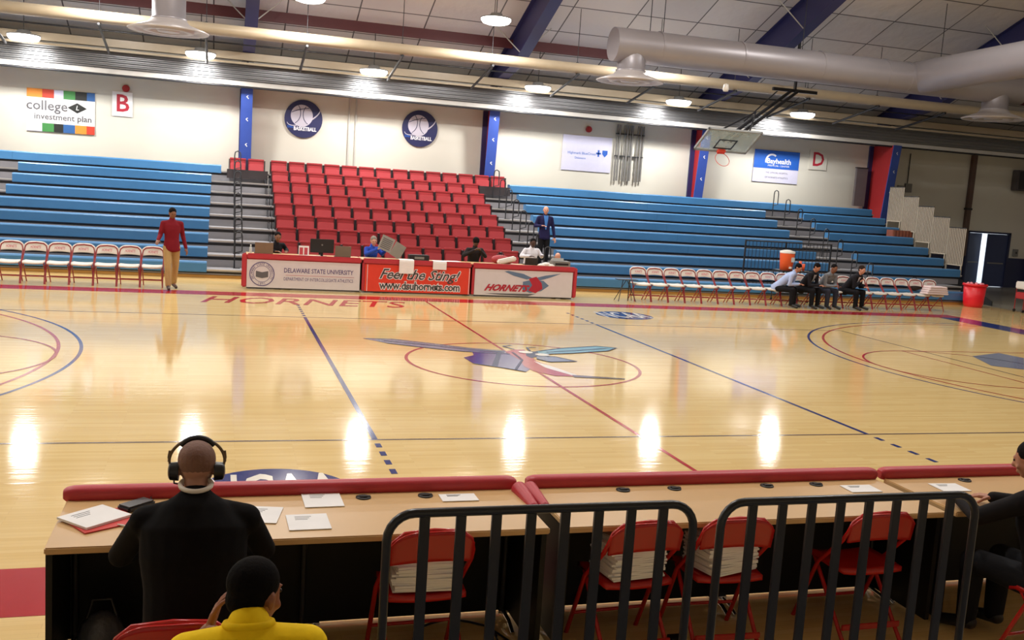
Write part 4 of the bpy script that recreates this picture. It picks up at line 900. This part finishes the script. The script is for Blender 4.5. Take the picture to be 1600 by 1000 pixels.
def person(label, loc, rz, J, skin, top, bottom, hairm, shoe=DARK, vox=.016, hair='short', near=False, scale=1, sleeves='long', extras=None, tr=1.0, open_front=None):
    """J: joints dict in local metres; x right, y facing, z up"""
    t = thing('person', label, 'person', loc, rz); t.scale = (scale,) * 3
    g = {k: Vector(v) for k, v in J.items() if hasattr(v, '__len__')}
    H = g['head']; hd = Euler(J.get('head_rot_e', (0, 0, 0))).to_matrix() if False else Euler(tuple(J['hrot'])).to_matrix()
    # ---- body
    b = MB(); head_mb(b, H, hd, J.get('hk', 1))
    cap(b, g['neck'] + V(0, 0, -.04), H + hd @ V(0, -.02, -.06), .056, .052)
    cap(b, g['neck'] + (g['pelvis'] - g['neck']) * .2, g['pelvis'], .09, .11)
    for s in 'lr':
        chain(b, [g['sh' + s], g['el' + s], g['wr' + s]], [.045, .036, .026]); cap(b, g['neck'] + V(0, 0, -.07), g['sh' + s], .045, .045)
        dr = (g['wr' + s] - g['el' + s]).normalized(); mb_h = b
        chain(b, [g['hip' + s], g['kn' + s], g['an' + s]], [.07, .05, .035]); cap(b, g['an' + s], g['an' + s] + (g['to' + s] - g['an' + s]) * .8, .035, .03)
        if not near:
            hd_ = J.get('hd' + s, tuple(dr)); hand(b, g['wr' + s], hd_, J.get('hn' + s, (0, 0, -1)), 1.1, .5, 1 if s == 'r' else -1)
    me = remesh(b, vox if not near else .008, 1 if not near else 2)
    body = mobj('body', me, skin, t)
    if near:
        hb = MB()
        for s in 'lr':
            dr = (g['wr' + s] - g['el' + s]).normalized(); hand(hb, g['wr' + s], J.get('hd' + s, tuple(dr)), J.get('hn' + s, (0, 0, -1)), 1, J.get('curl' + s, .5), 1 if s == 'r' else -1)
        bm = bmesh.new(); bm.from_mesh(body.data); me2 = remesh(hb, .0035, 1); bm.from_mesh(me2); bm.to_mesh(body.data); bm.free()
        for p in body.data.polygons: p.use_smooth = True; p.material_index = 0
    # ---- top
    b = MB(); nk = g['neck']; pv = g['pelvis']; ax = (nk - pv)
    shv = (g['shr'] - g['shl']); sw = shv.normalized()
    bl = sw.cross(ax).normalized()
    Mx = Matrix((sw, -bl if bl.y < 0 else bl, ax.normalized())).transposed().to_4x4()
    P_ = [(-.20, .19, .145), (.0, .178, .135), (.2, .158, .122), (.4, .16, .125), (.6, .178, .13), (.78, .178, .115), (.9, .12, .085), (.98, .05, .048)]
    for i in range(len(P_) - 1):
        for q in range(12):
            u = q / 12; f = P_[i][0] * (1 - u) + P_[i + 1][0] * u; rx = P_[i][1] * (1 - u) + P_[i + 1][1] * u; ry = P_[i][2] * (1 - u) + P_[i + 1][2] * u
            b.ell(pv + ax * f, (rx * tr, ry * tr, .05), 18, 8, Mx)
    for s in 'lr':
        cap(b, nk + V(0, 0, -.055 if not near else J.get('ck', .015) - .055), g['sh' + s], .05 if not near else .066, .056 if not near else .07)
        end = g['wr' + s] if sleeves == 'long' else g['el' + s]
        chain(b, [g['sh' + s], g['el' + s], end] if sleeves == 'long' else [g['sh' + s], g['sh' + s] + (g['el' + s] - g['sh' + s]) * .75], ([.066, .056, .042] if near else [.058, .052, .04]) if sleeves == 'long' else [.066, .06])
    cap(b, nk + V(0, 0, -.03), nk + V(0, 0, .03 if not near else J.get('ck', .015)), .07 if not near else .075, .060 if not near else (.05 if 'ck' in J else .072))
    me = remesh(b, vox if not near else .009, 2 if not near else 8); topo = mobj('jacket' if open_front else 'shirt', me, top, t)
    # ---- trousers
    b = MB(); cap(b, g['hipl'], g['hipr'], .095, .095); b.ell(pv + V(0, 0, -.02), (.145, .11, .1))
    for s in 'lr': chain(b, [g['hip' + s], g['kn' + s], g['an' + s] + (g['kn' + s] - g['an' + s]) * .06], [.10, .078, .062])
    mobj('trousers', remesh(b, vox if not near else .012, 2), bottom, t)
    for s in 'lr':
        b = MB(); a = g['an' + s]; f = g['to' + s]; a0 = V(a.x, a.y, min(a.z, f.z + .05)); dirf = (f - a0); dirf.z = 0; dirf.normalize()
        cap(b, a0 - dirf * .03 + V(0, 0, 0), f, .045, .036); me = remesh(b, .012, 1)
        zmin = g['to' + s].z - .04
        for v in me.vertices: v.co.z = max(v.co.z, zmin)
        mobj('shoe', me, shoe, t)
    # ---- hair
    if hair:
        b = MB(); M3 = hd.to_4x4()
        def q(x, y, z): return H + hd @ V(x, y, z)
        gr = {'short': 1.03, 'buzz': .99, 'afro': 1.18, 'full': 1.1}[hair] * J.get('hk', 1)
        b.ell(q(0, -.022, .042), (.079 * gr, .093 * gr, .082 * gr), 18, 12, M3)
        if hair != 'buzz': b.ell(q(0, -.045, -.015), (.068 * gr, .056 * gr, .06), 16, 10, M3)
        mobj('hair', remesh(b, .010 if not near else .006, 1), hairm, t)
    for s in (-1, 1):
        MB().ell(H + hd @ V(s * .03, .086, .012), (.0115, .006, .008), 10, 6, hd.to_4x4()).build('eye', mat('eye', (40, 30, 28), .3), t)
    if open_front:   # shirt front and tie seen between the lapels
        sm, tm = open_front
        fwd = V(0, 1, 0)
        up_ = ax.normalized(); sd = sw; fr_ = sd.cross(up_) * -1
        if fr_.y < 0: fr_ = -fr_
        def q2(u, v_, o): return pv + ax * v_ + sd * u + fr_ * o
        n = 8; vs = []
        for i in range(n + 1):
            v_ = .25 + .72 * i / n; hw_ = .015 + .055 * i / n
            for u in (-hw_, -hw_ / 2, 0, hw_ / 2, hw_): vs.append(q2(u, v_, .142 * tr - .05 * max(0, v_ - .75) / .25 - abs(u) * .2))
        fs = [(5 * i + j, 5 * i + j + 1, 5 * i + j + 6, 5 * i + j + 5) for i in range(n) for j in range(4)]
        MB().add(vs, fs, True).build('shirt_front', sm, t)
        if tm:
            vs = [];
            for i in range(n + 1):
                v_ = .25 + .68 * i / n; hw_ = .03 - .018 * i / n
                for u in (-hw_, hw_): vs.append(q2(u, v_, .149 * tr - .05 * max(0, v_ - .75) / .25))
            MB().add(vs, [(2 * i, 2 * i + 1, 2 * i + 3, 2 * i + 2) for i in range(n)]).build('necktie', tm, t)
    return t, g, hd
def seated(lean=.1, arms='lap', legs=0, spread=.13, head=(0, 0, 0), neckh=.52, turn=0, seat=.50, knee=.46, foot=.46):
    J = {}
    J['pelvis'] = (0, 0, seat + .05); ny = lean * .55; J['neck'] = (0, lean * neckh * 1.6, seat + .05 + neckh * math.cos(min(1.2, lean * 1.3)))
    n = Vector(J['neck'])
    J['head'] = tuple(n + V(0, .03 + lean * .12, .14)); J['hrot'] = head
    for s, k in ((-1, 'l'), (1, 'r')):
        J['sh' + k] = tuple(n + V(s * .185, -.01, -.06)); J['hip' + k] = (s * .09, .0, seat + .0); J['kn' + k] = (s * spread, knee - .02, seat + .0)
        J['an' + k] = (s * spread, foot - .02, .09); J['to' + k] = (s * (spread + .03), foot + .15, .04)
    if arms == 'lap':
        for s, k in ((-1, 'l'), (1, 'r')): J['el' + k] = (s * .25, n.y * .6 + .05, seat + .22); J['wr' + k] = (s * .10, knee - .12, seat + .12)
    if arms == 'knees':   # elbows on knees, hands clasped
        for s, k in ((-1, 'l'), (1, 'r')): J['el' + k] = (s * .19, knee - .12, seat + .14); J['wr' + k] = (s * .035, knee + .1, seat + .16)
    if arms == 'table':
        for s, k in ((-1, 'l'), (1, 'r')): J['el' + k] = (s * .30, .12, .84); J['wr' + k] = (s * .16, .34, .86)
    return J
def standing(h=1.83, step=0.0, arms=None, head=(0, 0, 0)):
    s_ = h / 1.8
    J = dict(pelvis=(0, 0, .97 * s_), neck=(0, .0, 1.53 * s_), head=(0, .03, 1.66 * s_), hrot=head)
    for s, k in ((-1, 'l'), (1, 'r')):
        f = step * s
        J['sh' + k] = (s * .19, 0, 1.44 * s_); J['hip' + k] = (s * .09, 0, .92 * s_)
        J['kn' + k] = (s * .10, f * .5 + .03, .50 * s_); J['an' + k] = (s * .10, f, .09 + max(0, -f) * .1); J['to' + k] = (s * .12, f + .16, .04)
        J['el' + k] = (s * .27, -.03 - f * .2, 1.15 * s_); J['wr' + k] = (s * .29, .08 - f * .3, .90 * s_)
    if arms: J.update(arms)
    return J
def cm(n, c, r=.8): return mat('cloth ' + n, c, r, spec=.15, scale=30, var=.1, bump=.15)
SK = {'brown': mat('brown skin', (128, 84, 62), .5), 'dark': mat('dark brown skin', (96, 62, 48), .5), 'light': mat('light skin', (206, 148, 124), .5), 'tan': mat('tan skin', (176, 120, 94), .5), 'deep': mat('deep brown skin', (74, 48, 40), .5)}
HB = mat('black hair', (18, 14, 14), .8, bump=.3, scale=60, spec=.12); HG = mat('grey hair', (130, 120, 108), .7, bump=.4, scale=60); HBR = mat('dark brown hair', (44, 32, 27), .8, bump=.3, scale=60, spec=.12)

# the walker in red
J = standing(1.83, .2, dict(elr=(.25, .0, 1.19), wrr=(.33, .20, 1.10), ell=(-.25, -.08, 1.2), wrl=(-.31, -.02, .93)), head=(-.35, 0, .1))
person('person walking in a dark red quarter-zip sweater and khaki trousers', (-5.62, 8.5, 0), PI + .25, J, SK['brown'], cm('dark red', (120, 26, 38)), cm('khaki', (176, 146, 98)), HB, mat('brown shoe', (60, 40, 36), .5))
# standing man in blazer on the bleacher aisle
J = standing(1.80, .02, dict(elr=(.27, -.02, 1.2), wrr=(.14, .2, 1.22)), head=(-.1, 0, -.1))
person('bald person standing in a dark blue blazer and bright blue shirt', (4.34, 12.3, dz(1)), PI - .05, J, SK['light'], cm('dark blazer', (36, 34, 74)), cm('black trousers', (24, 24, 28)), HB, hair=None, open_front=(cm('bright blue', (74, 128, 204)), None), scale=1.0)
# press row
J = seated(.18, 'table', head=(-.35, 0, -.4)); J['ell'] = (-.32, .1, .86); J['elr'] = (.3, .12, .86)
person('person in a black jacket with white piping leaning behind the brown laptop', (-3.35, 10.1, 0), PI + .5, J, SK['brown'], cm('black jacket', (28, 27, 32)), cm('dark trousers', (30, 30, 36)), HB, hair='buzz')
J = seated(.1, 'table', head=(-.25, 0, -.5)); J['wrl'] = (-.24, .36, 1.02); J['wrr'] = (.1, .40, 1.02); J['ell'] = (-.26, .16, .88); J['elr'] = (.26, .16, .88)
person('grey-haired person in a blue sweater reading a newspaper', (-.98, 10.1, 0), PI + .55, J, SK['light'], cm('royal blue', (48, 78, 178)), cm('dark trousers', (30, 30, 36)), HG)
J = seated(.15, 'table', head=(-.7, 0, 0)); J['wrl'] = (-.08, .3, 1.0); J['wrr'] = (.08, .32, 1.0)
person('person in a dark jacket bent over a phone in front of the red seats', (1.72, 10.2, .1), PI + .1, J, SK['dark'], cm('charcoal', (44, 40, 42)), cm('olive', (96, 96, 66)), HB, hair='full')
J = seated(.14, 'table', head=(-.35, 0, -.3)); J['wrl'] = (-.2, .36, .88)
person('person in a white dress shirt leaning over the hornet table', (3.25, 10.15, .16), PI + .15, J, SK['deep'], cm('white shirt', (228, 226, 234)), cm('black trousers', (24, 24, 28)), HB, hair='buzz', tr=1.08)
J = seated(.2, 'table', head=(-.6, 0, 0), neckh=.4)
person('person in grey crouched behind the printer', (3.98, 10.15, -.06), PI, J, SK['light'], cm('grey sweater', (132, 132, 128)), cm('dark trousers', (30, 30, 36)), HBR, hair=None)
# four seated on the right row
Yc = 9.2
BLK = cm('black trousers', (24, 24, 28))
J = seated(.5, 'knees', head=(-.5, 0, -.2), spread=.17)
person('person in a pale blue shirt hunched forward on the chair row', (10.22, Yc, 0), PI + .8, J, SK['tan'], cm('pale blue', (168, 184, 222)), BLK, HB)
J = seated(.4, 'knees', head=(-.55, 0, .0), spread=.16)
person('person in a black suit with a dark tie looking down at a phone', (10.98, Yc, 0), PI + .45, J, SK['tan'], cm('black suit', (34, 33, 38)), BLK, HB, open_front=(cm('light grey shirt', (176, 176, 184)), cm('black tie', (26, 24, 30))))
J = seated(.42, 'knees', head=(-.4, 0, .0), spread=.15)
person('person in a grey shirt with dark braces on the chair row', (11.62, Yc + .05, 0), PI + .2, J, SK['brown'], cm('grey shirt', (120, 122, 128)), cm('dark blue grey', (52, 54, 66)), HB, hair='buzz')
J = seated(.42, 'knees', head=(-.25, 0, -.2), spread=.2); J['wrr'] = (.05, .42, .78)
person('person in a black suit with chin on hand, rightmost of the seated men', (12.4, Yc, 0), PI + .5, J, SK['light'], cm('black suit', (26, 25, 29)), BLK, HBR, open_front=(cm('white shirt', (228, 226, 234)), cm('black tie', (26, 24, 30))))

# near: man with headphones
J = seated(.25, 'table', head=(-.22, 0, -.03), neckh=.56, seat=.5)
J['neck'] = (0, .17, 1.215); J['head'] = (.0, .235, 1.305); J['shl'] = (-.21, .17, 1.085); J['shr'] = (.22, .17, 1.085); J['hk'] = 1.06; J['ck'] = -.02
J['ell'] = (-.33, .36, .86); J['elr'] = (.31, .38, .86); J['wrl'] = (-.16, .60, .845); J['wrr'] = (.12, .60, .845); J['hdl'] = (.6, .8, 0); J['hdr'] = (-.5, .8, 0)
t, g, hd = person('person in a black suit wearing headphones, seen from behind', (-4.66, -10.0, 0), -.02, J, mat('warm brown skin', (172, 126, 108), .5), cm('black suit fabric', (14, 12, 14), .9), cm('black suit trousers', (14, 12, 14)), mat('cropped dark hair', (120, 86, 74), .7, bump=.3, scale=90), near=True, hair='buzz', tr=1.3)
nk = g['neck']
MB().path([nk + V(.066 * math.cos(a), .006 + .064 * math.sin(a) - .0, .034 + .012 * math.sin(a)) for a in [2 * PI * i / 28 for i in range(28)]], .011, closed=True, seg=8).build('shirt_collar', CHWHITE, t)
hp = thing('headphones', 'black over-ear headphones on the suited head', 'headphones', (-4.66, -10.0, 0), -.02)
hc = g['head']; 
def hq(x, y, z): return hc + hd @ V(x, y, z)
for s in (-1, 1):
    cup = MB(); cup.tube(hq(s * .076, -.005, -.012), hq(s * .112, -.005, -.012), .043, .04, seg=20).ell(hq(s * .112, -.005, -.012), (.012, .038, .038), 16, 8).build('ear_cup', mat('headphone black', (26, 26, 34), .35), hp)
    MB().path([hq(s * .112, -.005, -.0), hq(s * .122, -.005, .05), hq(s * .118, -.005, .08)], .006, seg=6).build('yoke', mat('bronze metal', (110, 92, 70), .3, metal=.7), hp)
MB().path([hq(.120 * math.cos(a), -.005, .03 + .105 * math.sin(a)) for a in [PI * i / 20 for i in range(21)]], .007, seg=8).build('headband', mat('bronze metal', (110, 92, 70), .3, metal=.7), hp)
MB().path([hq(.09 * math.cos(a), -.005, .05 + .088 * math.sin(a)) for a in [PI * (.2 + .6 * i / 12) for i in range(13)]], .012, seg=8).build('head_pad', DARK, hp)
MB().path([hq(-.1, .02, -.03), hq(-.1, .06, -.07), hq(-.05, .1, -.085)], .004, seg=6).build('boom_microphone', DARK, hp)
# near: person in yellow
J = seated(.2, 'lap', head=(-.25, 0, -.75), neckh=.5, seat=.5)
J['neck'] = (0, .12, 1.17); J['head'] = (.02, .2, 1.255); J['shl'] = (-.19, .12, 1.10); J['shr'] = (.19, .12, 1.10)
J['ell'] = (-.30, .22, .90); J['wrl'] = (-.125, .28, 1.10); J['hdl'] = (.25, -.25, .9); J['hnl'] = (1, -.3, 0); J['curll'] = .3; J['elr'] = (.27, .2, .74); J['wrr'] = (.12, .42, .66)
t, g, hd = person('person in a bright yellow polo with one hand to the head', (-4.46, -11.25, 0), 0, J, mat('brown skin near', (138, 84, 58), .5), cm('yellow polo', (246, 206, 24)), cm('blue jeans', (48, 60, 100)), mat('black cropped curls', (12, 9, 8), .9, bump=.3, scale=120, spec=.1), near=True, hair='short', sleeves='short', tr=1.12)
nk = g['neck']
MB().path([nk + V(.072 * math.cos(a), .012 + .07 * math.sin(a), .015 + .02 * math.sin(a + PI)) for a in [2 * PI * i / 28 for i in range(28)]], .014, closed=True, seg=8).build('collar', cm('yellow polo', (246, 206, 24)), t)
# near: suited person at the right edge
J = seated(.25, 'table', head=(-.3, 0, .35), neckh=.55)
J['neck'] = (0, .14, 1.05); J['head'] = (-.02, .22, 1.21); J['shl'] = (-.2, .12, .98); J['shr'] = (.2, .12, .98)
J['ell'] = (-.32, .3, .85); J['wrl'] = (-.14, .58, .85); J['elr'] = (.3, .32, .86); J['wrr'] = (.14, .56, .85); J['hdl'] = (.1, 1, .1)
person('person in a dark suit seated at the right edge of the picture', (.27, -9.82, 0), .15, J, SK['tan'], cm('dark suit', (24, 21, 23)), BLK, HB, near=True, tr=1.1)
